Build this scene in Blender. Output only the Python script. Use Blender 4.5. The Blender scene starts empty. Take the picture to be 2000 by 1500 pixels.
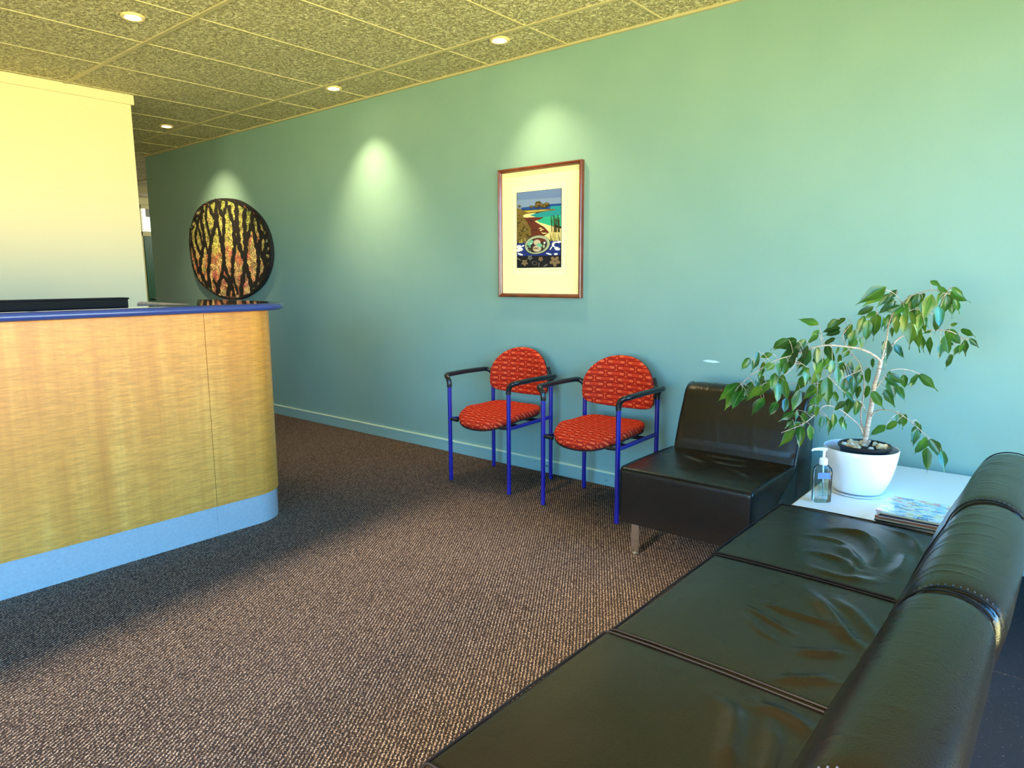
import bpy, bmesh, math, random
import numpy as np
from mathutils import Vector, Matrix
random.seed(7); np.random.seed(7)
S = bpy.context.scene
COL = S.collection
PI = math.pi

# ------------------------------------------------------------------ camera
cd = bpy.data.cameras.new('camera'); cam = bpy.data.objects.new('camera', cd); COL.objects.link(cam)
cd.sensor_width = 36.0; cd.lens = 1352.47/2000*36; cd.clip_start = 0.02
Rr = (0.76905664, 0.63916135, -0.00496425); Uu = (-0.09349264, 0.1201692, 0.98834128); Ff = (-0.6323061, 0.75962631, -0.1521738)
M = Matrix((( Rr[0], Uu[0], -Ff[0], 0), (Rr[1], Uu[1], -Ff[1], 0), (Rr[2], Uu[2], -Ff[2], 1.25), (0, 0, 0, 1)))
cam.matrix_world = M
S.camera = cam
S.view_settings.view_transform = 'Standard'; S.view_settings.look = 'None'
S.view_settings.gamma = 1; S.view_settings.use_curve_mapping = False
S.view_settings.exposure = 1.15

# ------------------------------------------------------------------ daylight
W = bpy.data.worlds.new('daylight'); S.world = W; W.use_nodes = True
nt = W.node_tree; bg = nt.nodes['Background']
tc = nt.nodes.new('ShaderNodeTexCoord'); sx = nt.nodes.new('ShaderNodeSeparateXYZ'); cr = nt.nodes.new('ShaderNodeValToRGB')
nt.links.new(tc.outputs['Generated'], sx.inputs[0]); nt.links.new(sx.outputs['Z'], cr.inputs[0]); nt.links.new(cr.outputs[0], bg.inputs[0])
mr = nt.nodes.new('ShaderNodeMapRange'); mr.inputs['From Min'].default_value = -1
nt.links.new(sx.outputs['Z'], mr.inputs['Value']); nt.links.new(mr.outputs[0], cr.inputs[0])
e = cr.color_ramp.elements     # lit ground below the horizon, hazy then blue sky above it
e[0].position = 0.0; e[0].color = (.78, .68, .26, 1); e[1].position = .95; e[1].color = (.06, .26, .85, 1)
for p_, c_ in ((.46, (.76, .72, .32, 1)), (.50, (.62, .72, .66, 1)), (.55, (.10, .50, .95, 1)), (.70, (.04, .38, 1.0, 1))):
    q = e.new(p_); q.color = c_
bg.inputs[1].default_value = 9.6
def lamp(name, kind, energy, color, loc=(0, 0, 0), rot=None, **kw):
    l = bpy.data.lights.new(name, kind); l.energy = energy; l.color = color
    for k, v in kw.items(): setattr(l, k, v)
    o = bpy.data.objects.new(name, l); COL.objects.link(o); o.location = loc
    if rot: o.rotation_euler = rot
    return o
def aim(o, d): o.rotation_euler = Vector(d).to_track_quat('-Z', 'Y').to_euler()
sun = lamp('sun', 'SUN', 8.0, (1.0, .84, .62), angle=math.radians(4))
aim(sun, (-.10*math.cos(math.radians(22)), math.cos(math.radians(22)), -math.sin(math.radians(22))))
D = 3.488; H = 2.58; WX = 1.0
portal = lamp('window_daylight', 'AREA', 60, (1, 1, 1), (WX+.10, .2, 1.25), shape='RECTANGLE', size=6.2, size_y=2.3)
aim(portal, (-1, 0, 0)); portal.data.cycles.is_portal = True

portal = lamp('window_daylight', 'AREA', 60, (1, 1, 1), (-.65, -3.16, 1.25), shape='RECTANGLE', size=3.3, size_y=2.3)
aim(portal, (0, 1, 0)); portal.data.cycles.is_portal = True

# ------------------------------------------------------------------ node helpers
class NT:
    def __init__(s, name):
        s.m = bpy.data.materials.new(name); s.m.use_nodes = True; s.n = s.m.node_tree.nodes; s.l = s.m.node_tree.links
        s.b = s.n['Principled BSDF']; s.out = s.n['Material Output']
    def new(s, t, **kw):
        x = s.n.new(t)
        for k, v in kw.items():
            if k.startswith('_'): setattr(x, k[1:], v)
        return x
    def set(s, sock, v):
        if isinstance(v, bpy.types.NodeSocket): s.l.new(v, sock)
        elif v is not None: sock.default_value = v
    def math(s, op, a, b=None, c=None, clamp=False):
        x = s.n.new('ShaderNodeMath'); x.operation = op; x.use_clamp = clamp
        s.set(x.inputs[0], a); s.set(x.inputs[1], b); s.set(x.inputs[2], c); return x.outputs[0]
    def noise(s, vec, scale, detail=3, rough=.5, dist=0):
        x = s.n.new('ShaderNodeTexNoise'); s.set(x.inputs['Vector'], vec)
        x.inputs['Scale'].default_value = scale; x.inputs['Detail'].default_value = detail
        x.inputs['Roughness'].default_value = rough; x.inputs['Distortion'].default_value = dist; return x.outputs['Fac']
    def ramp(s, f, stops):
        x = s.n.new('ShaderNodeValToRGB'); s.set(x.inputs[0], f); e = x.color_ramp.elements
        while len(e) < len(stops): e.new(.5)
        for i, (p, c) in enumerate(stops): e[i].position = p; e[i].color = (*c, 1) if len(c) == 3 else c
        return x.outputs[0]
    def mix(s, f, a, b):
        x = s.n.new('ShaderNodeMix'); x.data_type = 'RGBA'; s.set(x.inputs[0], f)
        s.set(x.inputs[6], (*a, 1) if isinstance(a, tuple) else a); s.set(x.inputs[7], (*b, 1) if isinstance(b, tuple) else b); return x.outputs[2]
    def coord(s, kind='Object', scale=(1, 1, 1), rot=(0, 0, 0)):
        t = s.n.new('ShaderNodeTexCoord'); m = s.n.new('ShaderNodeMapping'); s.l.new(t.outputs[kind], m.inputs[0])
        m.inputs['Scale'].default_value = scale; m.inputs['Rotation'].default_value = rot; return m.outputs[0]
    def xyz(s, v):
        x = s.n.new('ShaderNodeSeparateXYZ'); s.l.new(v, x.inputs[0]); return x.outputs
    def bump(s, h, st=.5, dist=.01):
        x = s.n.new('ShaderNodeBump'); s.set(x.inputs['Height'], h); x.inputs['Strength'].default_value = st; x.inputs['Distance'].default_value = dist
        s.l.new(x.outputs[0], s.b.inputs['Normal']); return x
    def P(s, **kw):
        nm = dict(col='Base Color', rough='Roughness', metal='Metallic', spec='Specular IOR Level', coat='Coat Weight', croug='Coat Roughness', trans='Transmission Weight', ior='IOR', emis='Emission Color', es='Emission Strength', sheen='Sheen Weight', sub='Subsurface Weight')
        for k, v in kw.items():
            if isinstance(v, tuple) and len(v) == 3: v = (*v, 1)
            s.set(s.b.inputs[nm[k]], v)
        return s.m
def plain(name, col, rough=.5, metal=0, **kw):
    return NT(name).P(col=col, rough=rough, metal=metal, **kw)

# ------------------------------------------------------------------ materials
MT = {}
def m_wallgreen():
    n = NT('teal_wall_paint'); c = n.coord()
    f = n.noise(c, 3, 2); n.P(col=n.ramp(f, [(.3, (.215, .370, .335)), (.7, (.235, .390, .352))]), rough=.48, spec=.35)
    n.bump(n.noise(c, 350, 2), .08, .002); return n.m
def m_cream():
    n = NT('cream_wall_paint'); c = n.coord(); n.P(col=(.88, .73, .46), rough=.6); n.bump(n.noise(c, 300, 2), .06, .002); return n.m
def m_ceiling():
    n = NT('textured_ceiling_tile'); c = n.coord(scale=(1, 1.0, 1))
    f = n.noise(c, 55, 3, .6, 1.2); g = n.noise(c, 120, 2, .6, .4)
    h = n.math('ADD', n.ramp(f, [(.40, (0, 0, 0)), (.58, (1, 1, 1))]), n.math('MULTIPLY', g, .35))
    n.P(col=n.ramp(f, [(.40, (.36, .31, .15)), (.56, (.94, .88, .56))]), rough=.8); n.bump(h, 1.0, .012); return n.m  # relief shading painted into the colour: hollows darker, raised lumps paler
def m_carpet():
    n = NT('loop_pile_carpet'); c = n.coord(rot=(0, 0, math.radians(-33)))
    d = n.noise(c, 60, 2); w = n.new('ShaderNodeTexWave'); w.wave_type = 'BANDS'; w.bands_direction = 'X'
    n.l.new(c, w.inputs[0]); w.inputs['Scale'].default_value = 27; w.inputs['Distortion'].default_value = 2.6; w.inputs['Detail'].default_value = 1.5; w.inputs['Detail Scale'].default_value = 3.0
    v = n.new('ShaderNodeTexVoronoi'); n.l.new(c, v.inputs['Vector']); v.inputs['Scale'].default_value = 160
    f = n.math('MULTIPLY', n.math('ADD', n.math('MULTIPLY', w.outputs['Fac'], .75), n.math('SUBTRACT', .48, v.outputs['Distance'])), .85)
    k = n.noise(c, 240, 2, .7)
    f2 = n.math('ADD', f, n.math('MULTIPLY', n.math('SUBTRACT', k, .5), 1.3), clamp=True)
    col = n.ramp(f2, [(.10, (.012, .008, .006)), (.42, (.10, .062, .042)), (.68, (.30, .205, .14)), (1, (.72, .54, .40))])
    blotch = n.noise(c, 1.3, 3)
    col = n.mix(n.math('MULTIPLY', blotch, .25), col, (.13, .10, .09))
    n.P(col=col, rough=.95, spec=.1); n.bump(f2, .8, .006); return n.m
def m_darktile():
    n = NT('dark_speckled_mat_tile'); c = n.coord(scale=(1, 3, 1), rot=(0, 0, .6)); f = n.noise(c, 90, 2, .6)
    n.P(col=n.ramp(f, [(.68, (.008, .010, .014)), (.74, (.22, .25, .28))]), rough=.8, spec=.25); n.bump(n.noise(c, 200), .4, .003); return n.m
def m_wood():
    n = NT('figured_honey_veneer'); c = n.coord('Object', scale=(1, 1, 1))
    fid = n.noise(n.coord(scale=(4, 4, 45), rot=(0, 0, 0)), 3.0, 4, .65, .6)
    ver = n.noise(n.coord(scale=(9, 9, .5)), 1.6, 4, .6)
    fine = n.noise(n.coord(scale=(22, 22, 190)), 2, 3, .75)
    a = n.ramp(ver, [(.25, (.62, .195, .024)), (.5, (.76, .27, .038)), (.75, (.88, .36, .065))])
    b = n.mix(n.ramp(fid, [(.40, (0, 0, 0)), (.62, (.55, .55, .55))]), a, (.44, .14, .018))
    fl = n.ramp(fine, [(.62, (0, 0, 0)), (.72, (.75, .75, .75))])
    n.P(col=n.mix(fl, b, (.24, .12, .03)), rough=.42, spec=.4, coat=.15, croug=.3); return n.m
def m_leather():
    n = NT('dark_leather'); c = n.coord()
    v = n.new('ShaderNodeTexVoronoi'); n.l.new(c, v.inputs['Vector']); v.inputs['Scale'].default_value = 300
    h = n.math('ADD', n.math('MULTIPLY', v.outputs['Distance'], .8), n.math('MULTIPLY', n.noise(c, 90, 3), .6))
    f = n.noise(c, 6, 4, .6)
    n.P(col=n.ramp(f, [(.2, (.007, .0045, .003)), (.8, (.012, .007, .004))]), rough=n.math('MULTIPLY_ADD', n.noise(c, 5, 1), .16, .20), spec=.48)
    n.bump(h, .13, .003); return n.m
def m_fabric():
    n = NT('red_orange_patterned_fabric')
    t = n.new('ShaderNodeUVMap'); x = n.xyz(t.outputs[0])
    pu, pv = .128, .033
    row = n.math('FLOOR', n.math('DIVIDE', x[1], pv))
    odd = n.math('MULTIPLY', n.math('MODULO', n.math('ADD', row, 200), 2), .5)
    u = n.math('SUBTRACT', n.math('FRACT', n.math('ADD', n.math('DIVIDE', x[0], pu), odd)), .5)
    v = n.math('SUBTRACT', n.math('FRACT', n.math('DIVIDE', x[1], pv)), .5)
    ux = n.math('MAXIMUM', n.math('SUBTRACT', n.math('MULTIPLY', n.math('ABSOLUTE', u), pu), .046), 0)
    d = n.math('SQRT', n.math('ADD', n.math('POWER', ux, 2), n.math('POWER', n.math('MULTIPLY', v, pv), 2)))
    ring = n.math('LESS_THAN', n.math('ABSOLUTE', n.math('SUBTRACT', d, .0125)), .0036)
    core = n.math('LESS_THAN', d, .0055)
    endm = n.math('GREATER_THAN', n.math('ABSOLUTE', u), .20)
    base = n.mix(n.math('MULTIPLY', core, n.math('MULTIPLY', endm, .9)), (.64, .042, .012), (.80, .13, .04))
    outside = n.math('GREATER_THAN', d, .0161)
    base = n.mix(n.math('MULTIPLY', outside, .8), base, (.78, .085, .018))
    col = n.mix(n.math('MULTIPLY', ring, .85), base, (.30, .008, .007))
    w = n.noise(t.outputs[0], 900, 2)
    n.P(col=col, rough=.85, spec=.1); n.bump(w, .3, .001); return n.m
def m_rim(): pass
MT['wall'] = m_wallgreen(); MT['cream'] = m_cream(); MT['ceil'] = m_ceiling(); MT['carpet'] = m_carpet(); MT['dark'] = m_darktile()
MT['wood'] = m_wood(); MT['leather'] = m_leather(); MT['fabric'] = m_fabric()
MT['piping'] = plain('leather_piping', (.008, .005, .004), .65, spec=.25)
MT['stitch'] = plain('grey_thread', (.10, .10, .13), .7)
MT['tbar'] = plain('cream_ceiling_grid', (.54, .48, .26), .5)
MT['trim'] = plain('cream_trim', (.84, .74, .46), .5)
MT['skirt'] = plain('teal_skirting_paint', (.25, .42, .40), .4)
MT['bullet'] = plain('pale_skirting_lip', (.62, .74, .55), .4)
MT['blue'] = plain('blue_powder_coat', (.007, .007, .22), .28, spec=.6, coat=.3, croug=.15)
MT['black'] = plain('black_plastic', (.004, .004, .005), .75, spec=.15)
MT['blacktube'] = plain('black_arm_sleeve', (.012, .011, .012), .25)
MT['shell'] = plain('dark_seat_shell', (.02, .012, .012), .5)
MT['chrome'] = plain('chrome', (.75, .74, .70), .16, 1)
MT['edgeblue'] = plain('blue_countertop_edge', (.030, .045, .16), .25, coat=.25, croug=.1)
MT['ctop'] = plain('glossy_dark_countertop', (.035, .028, .05), .06, spec=.8, coat=.6, croug=.03)
def m_kick():
    n = NT('pale_satin_metal_laminate'); c = n.coord(); f = n.noise(c, 90, 3, .6)
    n.P(col=n.ramp(f, [(.3, (.72, .72, .72)), (.7, (.84, .84, .83))]), rough=n.math('MULTIPLY_ADD', f, .12, .08), metal=.6); n.bump(n.noise(c, 160, 2), .05, .002); return n.m
MT['kick'] = m_kick()
MT['frame'] = (lambda n: n.P(col=n.ramp(n.noise(n.coord(scale=(1, 1, 1)), 12, 3), [(.3, (.11, .018, .006)), (.7, (.20, .040, .014))]), rough=.28, coat=.4, croug=.1))(NT('mahogany_frame_wood'))
MT['mat'] = plain('cream_mount_board', (.92, .88, .46), .7)
MT['board2'] = plain('cream_print_paper', (.93, .90, .52), .7)
MT['pencil'] = plain('grey_pencil_mark', (.45, .42, .30), .8)
MT['glaze'] = plain('white_glazed_ceramic', (.86, .84, .84), .22, coat=.3, croug=.1)
MT['pot'] = plain('black_nursery_plastic', (.012, .012, .016), .35)
MT['soil'] = (lambda n: (n.P(col=n.ramp(n.noise(n.coord(), 90, 3), [(.3, (.012, .007, .004)), (.7, (.05, .03, .02))]), rough=.95), n.bump(n.noise(n.coord(), 140, 3), 1, .01))[0])(NT('potting_soil'))
MT['chip'] = (lambda n: n.P(col=n.ramp(n.noise(n.coord(), 22, 2), [(.35, (.42, .18, .05)), (.5, (.70, .45, .22)), (.65, (.85, .72, .55))]), rough=.8))(NT('bark_chips'))
MT['bark'] = (lambda n: (n.P(col=n.ramp(n.noise(n.coord(scale=(1, 1, 6)), 40, 3), [(.3, (.34, .20, .13)), (.7, (.66, .50, .38))]), rough=.8), n.bump(n.noise(n.coord(scale=(1, 1, 6)), 60), .5, .002))[0])(NT('ficus_bark'))
def m_leaf():
    n = NT('ficus_leaf'); t = n.new('ShaderNodeUVMap'); x = n.xyz(t.outputs[0])
    at = n.new('ShaderNodeObjectInfo'); f = n.noise(n.coord(), 9, 2)
    g = n.ramp(f, [(.32, (.006, .035, .006)), (.46, (.016, .075, .008)), (.58, (.040, .14, .010)), (.74, (.13, .19, .012))])
    mid = n.math('LESS_THAN', n.math('ABSOLUTE', n.math('SUBTRACT', x[0], .5)), .025)
    col = n.mix(n.math('MULTIPLY', mid, .5), g, (.22, .38, .08))
    n.P(col=col, rough=.30, spec=.6)
    tr = n.new('ShaderNodeBsdfTranslucent'); n.l.new(n.mix(.6, col, (.25, .50, .03)), tr.inputs[0])
    ms = n.new('ShaderNodeMixShader'); ms.inputs[0].default_value = .14
    n.l.new(n.b.outputs[0], ms.inputs[1]); n.l.new(tr.outputs[0], ms.inputs[2]); n.l.new(ms.outputs[0], n.out.inputs[0]); return n.m
MT['leaf'] = m_leaf()
MT['table'] = plain('white_laminate', (.93, .91, .86), .25, coat=.2)
MT['tedge'] = plain('cream_edge_banding', (.62, .48, .20), .45)
MT['emit'] = NT('lamp_glow').P(col=(1, .9, .6), emis=(1, .80, .45), es=22)
MT['lring'] = plain('cream_lamp_ring', (.75, .62, .32), .35)
MT['dgreen'] = plain('dark_green_door_paint', (.006, .085, .045), .4)
MT['jamb'] = plain('olive_cream_joinery', (.52, .50, .24), .5)
MT['frost'] = NT('bright_transom_glass').P(col=(.9, .9, .9), rough=.3, emis=(1, .98, .92), es=1.1)
MT['steel'] = plain('brushed_steel', (.6, .6, .6), .25, 1)
MT['alu'] = plain('white_window_frame', (.75, .76, .76), .4)
MT['paper'] = plain('magazine_pages', (.72, .62, .42), .8)
MT['scuff'] = plain('pale_wall_scuff', (.62, .80, .80), .6)
MT['darkmark'] = plain('dark_scuff', (.05, .05, .045), .8)
def m_glass(name, tint=(1, 1, 1)):
    n = NT(name); t = n.new('ShaderNodeBsdfTransparent'); t.inputs[0].default_value = (*tint, 1)
    g = n.new('ShaderNodeBsdfGlossy'); g.inputs['Roughness'].default_value = .02
    fr = n.new('ShaderNodeFresnel'); fr.inputs[0].default_value = 1.45
    ms = n.new('ShaderNodeMixShader'); n.l.new(fr.outputs[0], ms.inputs[0]); n.l.new(t.outputs[0], ms.inputs[1]); n.l.new(g.outputs[0], ms.inputs[2])
    n.l.new(ms.outputs[0], n.out.inputs[0]); return n.m
MT['pane'] = m_glass('window_glass'); MT['bottle'] = m_glass('clear_plastic', (.97, .985, .99)); MT['gel'] = m_glass('clear_gel', (.95, .97, .97))
MT['pump'] = plain('white_pump_plastic', (.88, .88, .88), .3)
MT['blabel'] = plain('blue_grey_label_print', (.16, .22, .34), .5)
MT['glabel'] = plain('green_label_print', (.12, .30, .22), .5)
MT['wlabel'] = m_glass('clear_label_film', (.93, .96, .96))
MT['ground'] = plain('sunlit_lawn', (.42, .44, .10), .95)

# ------------------------------------------------------------------ mesh helpers
def link(name, me, m, parent=None, smooth=False, loc=None):
    o = bpy.data.objects.new(name, me); COL.objects.link(o)
    for x in (m if isinstance(m, (list, tuple)) else [m]): me.materials.append(MT[x] if isinstance(x, str) else x)
    if smooth:
        me.polygons.foreach_set('use_smooth', [True]*len(me.polygons))
    if parent: o.parent = parent
    if loc: o.location = loc
    return o
class MB:
    def __init__(s): s.v = []; s.f = []; s.mi = []; s.uv = {}
    def add(s, vs, fs, mi=0):
        o = len(s.v); s.v += [tuple(map(float, v)) for v in vs]; s.f += [tuple(o+i for i in f) for f in fs]; s.mi += [mi]*len(fs); return o
    def box(s, a, b, mi=0):
        x0, y0, z0 = a; x1, y1, z1 = b
        s.add([(x0, y0, z0), (x1, y0, z0), (x1, y1, z0), (x0, y1, z0), (x0, y0, z1), (x1, y0, z1), (x1, y1, z1), (x0, y1, z1)],
              [(0, 3, 2, 1), (4, 5, 6, 7), (0, 1, 5, 4), (1, 2, 6, 5), (2, 3, 7, 6), (3, 0, 4, 7)], mi)
    def tube(s, pts, r, n=10, mi=0, caps=True, closed=False):
        P = [Vector(p) for p in pts]; R = r if isinstance(r, (list, tuple)) else [r]*len(P)
        rings = []; up = None; k = len(P)
        for i, p in enumerate(P):
            if closed: t = (P[(i+1) % k]-P[i-1])
            else: t = (P[min(i+1, k-1)]-P[max(i-1, 0)])
            if t.length < 1e-9: t = Vector((0, 0, 1))
            t.normalize()
            if up is None:
                up = Vector((0, 0, 1)) if abs(t.z) < .9 else Vector((1, 0, 0))
            a = (up - t*up.dot(t))
            if a.length < 1e-5: a = t.orthogonal()
            a.normalize(); b = t.cross(a); up = a
            rings.append([p+(a*math.cos(2*PI*j/n)+b*math.sin(2*PI*j/n))*R[i] for j in range(n)])
        vs = [v for rg in rings for v in rg]; fs = []
        for i in range(k-1 if not closed else k):
            i2 = (i+1) % k
            for j in range(n): fs.append((i*n+j, i*n+(j+1) % n, i2*n+(j+1) % n, i2*n+j))
        if caps and not closed: fs += [tuple(range(n-1, -1, -1)), tuple((k-1)*n+j for j in range(n))]
        s.add(vs, fs, mi)
    def lathe(s, prof, c=(0, 0, 0), n=48, mi=0, sy=1.0):
        vs = []; fs = []; k = len(prof)
        for r, z in prof:
            for j in range(n): a = 2*PI*j/n; vs.append((c[0]+r*math.cos(a), c[1]+r*math.sin(a)*sy, c[2]+z))
        for i in range(k-1):
            for j in range(n): fs.append((i*n+j, i*n+(j+1) % n, (i+1)*n+(j+1) % n, (i+1)*n+j))
        s.add(vs, fs, mi)
    def prism(s, poly, z0, z1, mi=0, axis=2):
        n = len(poly)
        def P(x, y, z): return (x, y, z) if axis == 2 else ((x, z, y) if axis == 1 else (z, x, y))
        s.add([P(x, y, z0) for x, y in poly]+[P(x, y, z1) for x, y in poly],
              [tuple(range(n-1, -1, -1)), tuple(range(n, 2*n))]+[(i, (i+1) % n, n+(i+1) % n, n+i) for i in range(n)], mi)
    def build(s, name, m, parent=None, smooth=False, bevel=0, seg=2, angle=35, fixn=True, loc=None):
        me = bpy.data.meshes.new(name); me.from_pydata(s.v, [], s.f); me.update()
        me.polygons.foreach_set('material_index', s.mi)
        if fixn:
            bm = bmesh.new(); bm.from_mesh(me); bmesh.ops.recalc_face_normals(bm, faces=bm.faces); bm.to_mesh(me); bm.free()
        o = link(name, me, m, parent, smooth, loc)
        if smooth:
            try: me.set_sharp_from_angle(angle=math.radians(angle))
            except Exception: pass
        if bevel:
            b = o.modifiers.new('bevel', 'BEVEL'); b.width = bevel; b.segments = seg; b.limit_method = 'ANGLE'; b.angle_limit = math.radians(40)
            if hasattr(b, 'harden_normals') : b.harden_normals = False
        return o
def tag(o, label, cat, group=None, kind=None):
    if label: o['label'] = label
    if cat: o['category'] = cat
    if group: o['group'] = group
    if kind: o['kind'] = kind
    return o
def struct(o): o['kind'] = 'structure'; return o
def empty(name, loc, label, cat, group=None, rz=0):
    o = bpy.data.objects.new(name, None); COL.objects.link(o); o.location = loc; o.rotation_euler = (0, 0, rz); o.empty_display_size = .1
    return tag(o, label, cat, group)
def copy_tree(o, parent=None):
    c = o.copy(); COL.objects.link(c); c.parent = parent
    for ch in [x for x in bpy.data.objects if x.parent == o]: copy_tree(ch, c)
    return c
def catmull(P, m=8):
    P = [np.array(p, float) for p in P]; out = []
    for i in range(len(P)-1):
        p0 = P[max(i-1, 0)]; p1 = P[i]; p2 = P[i+1]; p3 = P[min(i+2, len(P)-1)]
        for k in range(m):
            t = k/m; out.append(.5*((2*p1)+(-p0+p2)*t+(2*p0-5*p1+4*p2-p3)*t*t+(-p0+3*p1-3*p2+p3)*t**3))
    out.append(P[-1]); return out

# ------------------------------------------------------------------ room shell
def sbox(name, a, b, m):
    k = MB(); k.box(a, b); return struct(k.build(name, m))
XB = -12.2; YN = -3.0; YC = 2.315
sbox('floor', (XB-.2, YN-.1, -.12), (-.36, 8.1, 0), 'carpet')
k = MB()
for y0 in (-3.08, -2.27, -1.45, -.65, .15, .95, 1.752):
    k.box((-.358, y0+.002, -.12), (WX+.1, y0+.80, 0))
k.box((-.358, 2.555, -.12), (WX+.1, 3.6, 0)); struct(k.build('floor', 'dark', bevel=.003))
sbox('ceiling', (XB-.2, YN-.1, H), (WX+.15, 8.1, H+.08), 'ceil')
# ceiling grid : runners along X, cross tees along Y
k = MB()
for y in (3.093, 1.89, .687, -.516, -1.72, 4.3, 5.5): k.box((XB, y-.014, H-.006), (WX, y+.014, H+.01))
x = -1.86-.606*17
while x < WX:
    k.box((x-.007, YN, H-.004), (x+.007, 8, H+.01)); x += .606
k.box((-8.11, D-.02, H-.012), (WX, D, H+.01))
struct(k.build('trim_1', 'tbar', bevel=.002))
# green wall
sbox('wall_back', (-8.12, D, 0), (WX, D+.14, H), 'wall')
k = MB(); k.box((-8.12, D-.012, 0), (WX, D, .082)); o = struct(k.build('baseboard_back', 'skirt', bevel=.003))
k = MB(); k.box((-8.12, D-.0135, .078), (WX, D, .086)); k.build('baseboard_lip', 'bullet', o)
sbox('wall_back', (-8.119, D+.002, 0), (-7.98, 8, H), 'wall')
# cream wall and its continuation along the corridor
sbox('wall_left', (-5.70, YN, 0), (-5.55, YC, H), 'cream')
sbox('wall_left', (XB, YC-.14, 0), (-5.70, YC, H), 'cream')
k = MB(); k.box((-5.55, YN, H-.068), (-5.532, YC+.018, H)); k.box((-5.70, YC, H-.068), (-5.55, YC+.018, H)); struct(k.build('trim_2', 'trim', bevel=.002))
# far room
sbox('wall_far', (XB-.15, YC-.14, 0), (XB, 8.1, H), 'jamb'); sbox('wall_far', (XB, 8, 0), (-8.1, 8.1, H), 'cream')
sbox('trim_3', (-10.95, YC, H-.10), (-10.75, 8, H-.001), 'tbar')
hall = lamp('corridor_fill_light', 'POINT', 55, (1, .95, .80), (-10.2, 6.6, 2.2), shadow_soft_size=.2)  # added fill lamp without a fixture, lifts the dark far end of the corridor
FX0, FX1 = -2.20, .88
k = MB(); k.box((-5.7, YN-.12, 0), (FX0, YN, H)); k.box((FX1, YN-.12, 0), (WX+.14, YN, H)); k.box((FX0, YN-.12, 0), (FX1, YN, .10)); k.box((FX0, YN-.12, 2.36), (FX1, YN, H)); struct(k.build('wall_front', 'wall'))
k = MB()
for x in (FX0, -1.20, -.13, FX1-.04): k.box((x, YN-.08, .10), (x+.04, YN-.04, 2.36))
for z in (.10, 2.32): k.box((FX0, YN-.08, z), (FX1, YN-.04, z+.04))
w2 = struct(k.build('window_2', 'alu', bevel=.003))
k = MB(); k.box((FX0, YN-.062, .10), (FX1, YN-.058, 2.36)); k.build('pane', 'pane', w2)
# door with transom in the far wall
DX = XB
k = MB(); y0 = 5.02; y1 = 5.98
for a, b in (((DX, y0, 0), (DX+.05, y0+.07, 2.46)), ((DX, y1, 0), (DX+.05, y1+.07, 2.46)), ((DX, y0, 1.955), (DX+.05, y1, 2.035)), ((DX, y0, 2.40), (DX+.05, y1, 2.46))): k.box(a, b)
dr = struct(k.build('door_1', 'jamb', bevel=.004))
k = MB(); k.box((DX, y0+.09, .01), (DX+.03, y1-.02, 1.955)); k.build('door_panel', 'dgreen', dr)
k = MB(); k.box((DX+.002, y0+.085, 2.035), (DX+.012, y1, 2.40)); k.build('transom_pane', 'frost', dr)
k = MB(); k.box((DX+.012, y0+.15, 2.27), (DX+.016, y0+.27, 2.40)); k.build('transom_notice', plain('grey_notice', (.25, .25, .25), .6), dr)
k = MB(); k.box((DX+.016, y0+.085, 2.05), (DX+.02, y0+.095, 2.4)); k.box((DX+.016, y0+.085, 2.06), (DX+.02, y1, 2.07)); k.build('transom_bead', 'jamb', dr)
k = MB(); k.tube([(DX+.03, y0+.16, .93), (DX+.085, y0+.16, .93), (DX+.085, y0+.30, .93)], .012); k.lathe([(0, 0), (.028, 0), (.028, .008), (0, .008)], (DX+.04, y0+.16, .93), 16); k.build('door_handle', 'steel', dr, smooth=True)
# window wall (right of the camera)
Z0, Z1, WY0, WY1 = .10, 2.36, -2.85, 3.30
k = MB(); k.box((WX, YN, 0), (WX+.14, D+.14, Z0)); k.box((WX, YN, Z1), (WX+.14, D+.14, H)); k.box((WX, YN, Z0), (WX+.14, WY0, Z1)); k.box((WX, WY1, Z0), (WX+.14, D+.14, Z1))
struct(k.build('wall_right', 'cream'))
k = MB(); n = 5
for i in range(n+1):
    y = WY0+(WY1-WY0)*i/n; k.box((WX+.03, max(WY0, y-.03), Z0), (WX+.09, min(WY1, y+.03), Z1))
for z in (Z0, Z1-.05): k.box((WX+.03, WY0, z), (WX+.09, WY1, z+.05))
w1 = struct(k.build('window_1', 'alu', bevel=.003))
k = MB(); k.box((WX+.058, WY0, Z0), (WX+.062, WY1, Z1)); k.build('pane', 'pane', w1)

# ------------------------------------------------------------------ downlights
def downlight(x, y, label, tilt=None, energy=10, group='recessed downlights'):
    t = empty('downlight', (x, y, H-.006), label, 'ceiling light', group)
    k = MB(); k.lathe([(.036, .004), (.040, -.004), (.052, -.006), (.057, -.002), (.057, .006)], n=32); k.build('trim_ring', 'lring', t, smooth=True)
    k = MB(); k.lathe([(0, -.005), (.024, -.0055), (.037, -.001)], n=24); k.build('bulb', 'emit', t, smooth=True, fixn=False)
    l = lamp('downlight_beam', 'SPOT', energy, (1, .76, .42), (0, 0, -.012), spot_size=math.radians(84), spot_blend=1.0, shadow_soft_size=.03); l.parent = t
    aim(l, tilt or (0, 0, -1))
downlight(-4.255, 3.16, 'small glowing downlight by the green wall, making the tall bright scallop between both artworks', (.03, .20, -1), 62)
downlight(-2.709, 3.16, 'bright glowing downlight beside the green wall above the framed print', (.16, .18, -1), 34)
downlight(-3.904, 1.675, 'glowing downlight closest to the cream wall, left of the long ceiling runner', (-.25, .1, -1), 24)
downlight(-6.386, 2.95, 'faintest glowing downlight, farthest along the ceiling towards the corridor', (-.12, .42, -1), 60)

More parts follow.
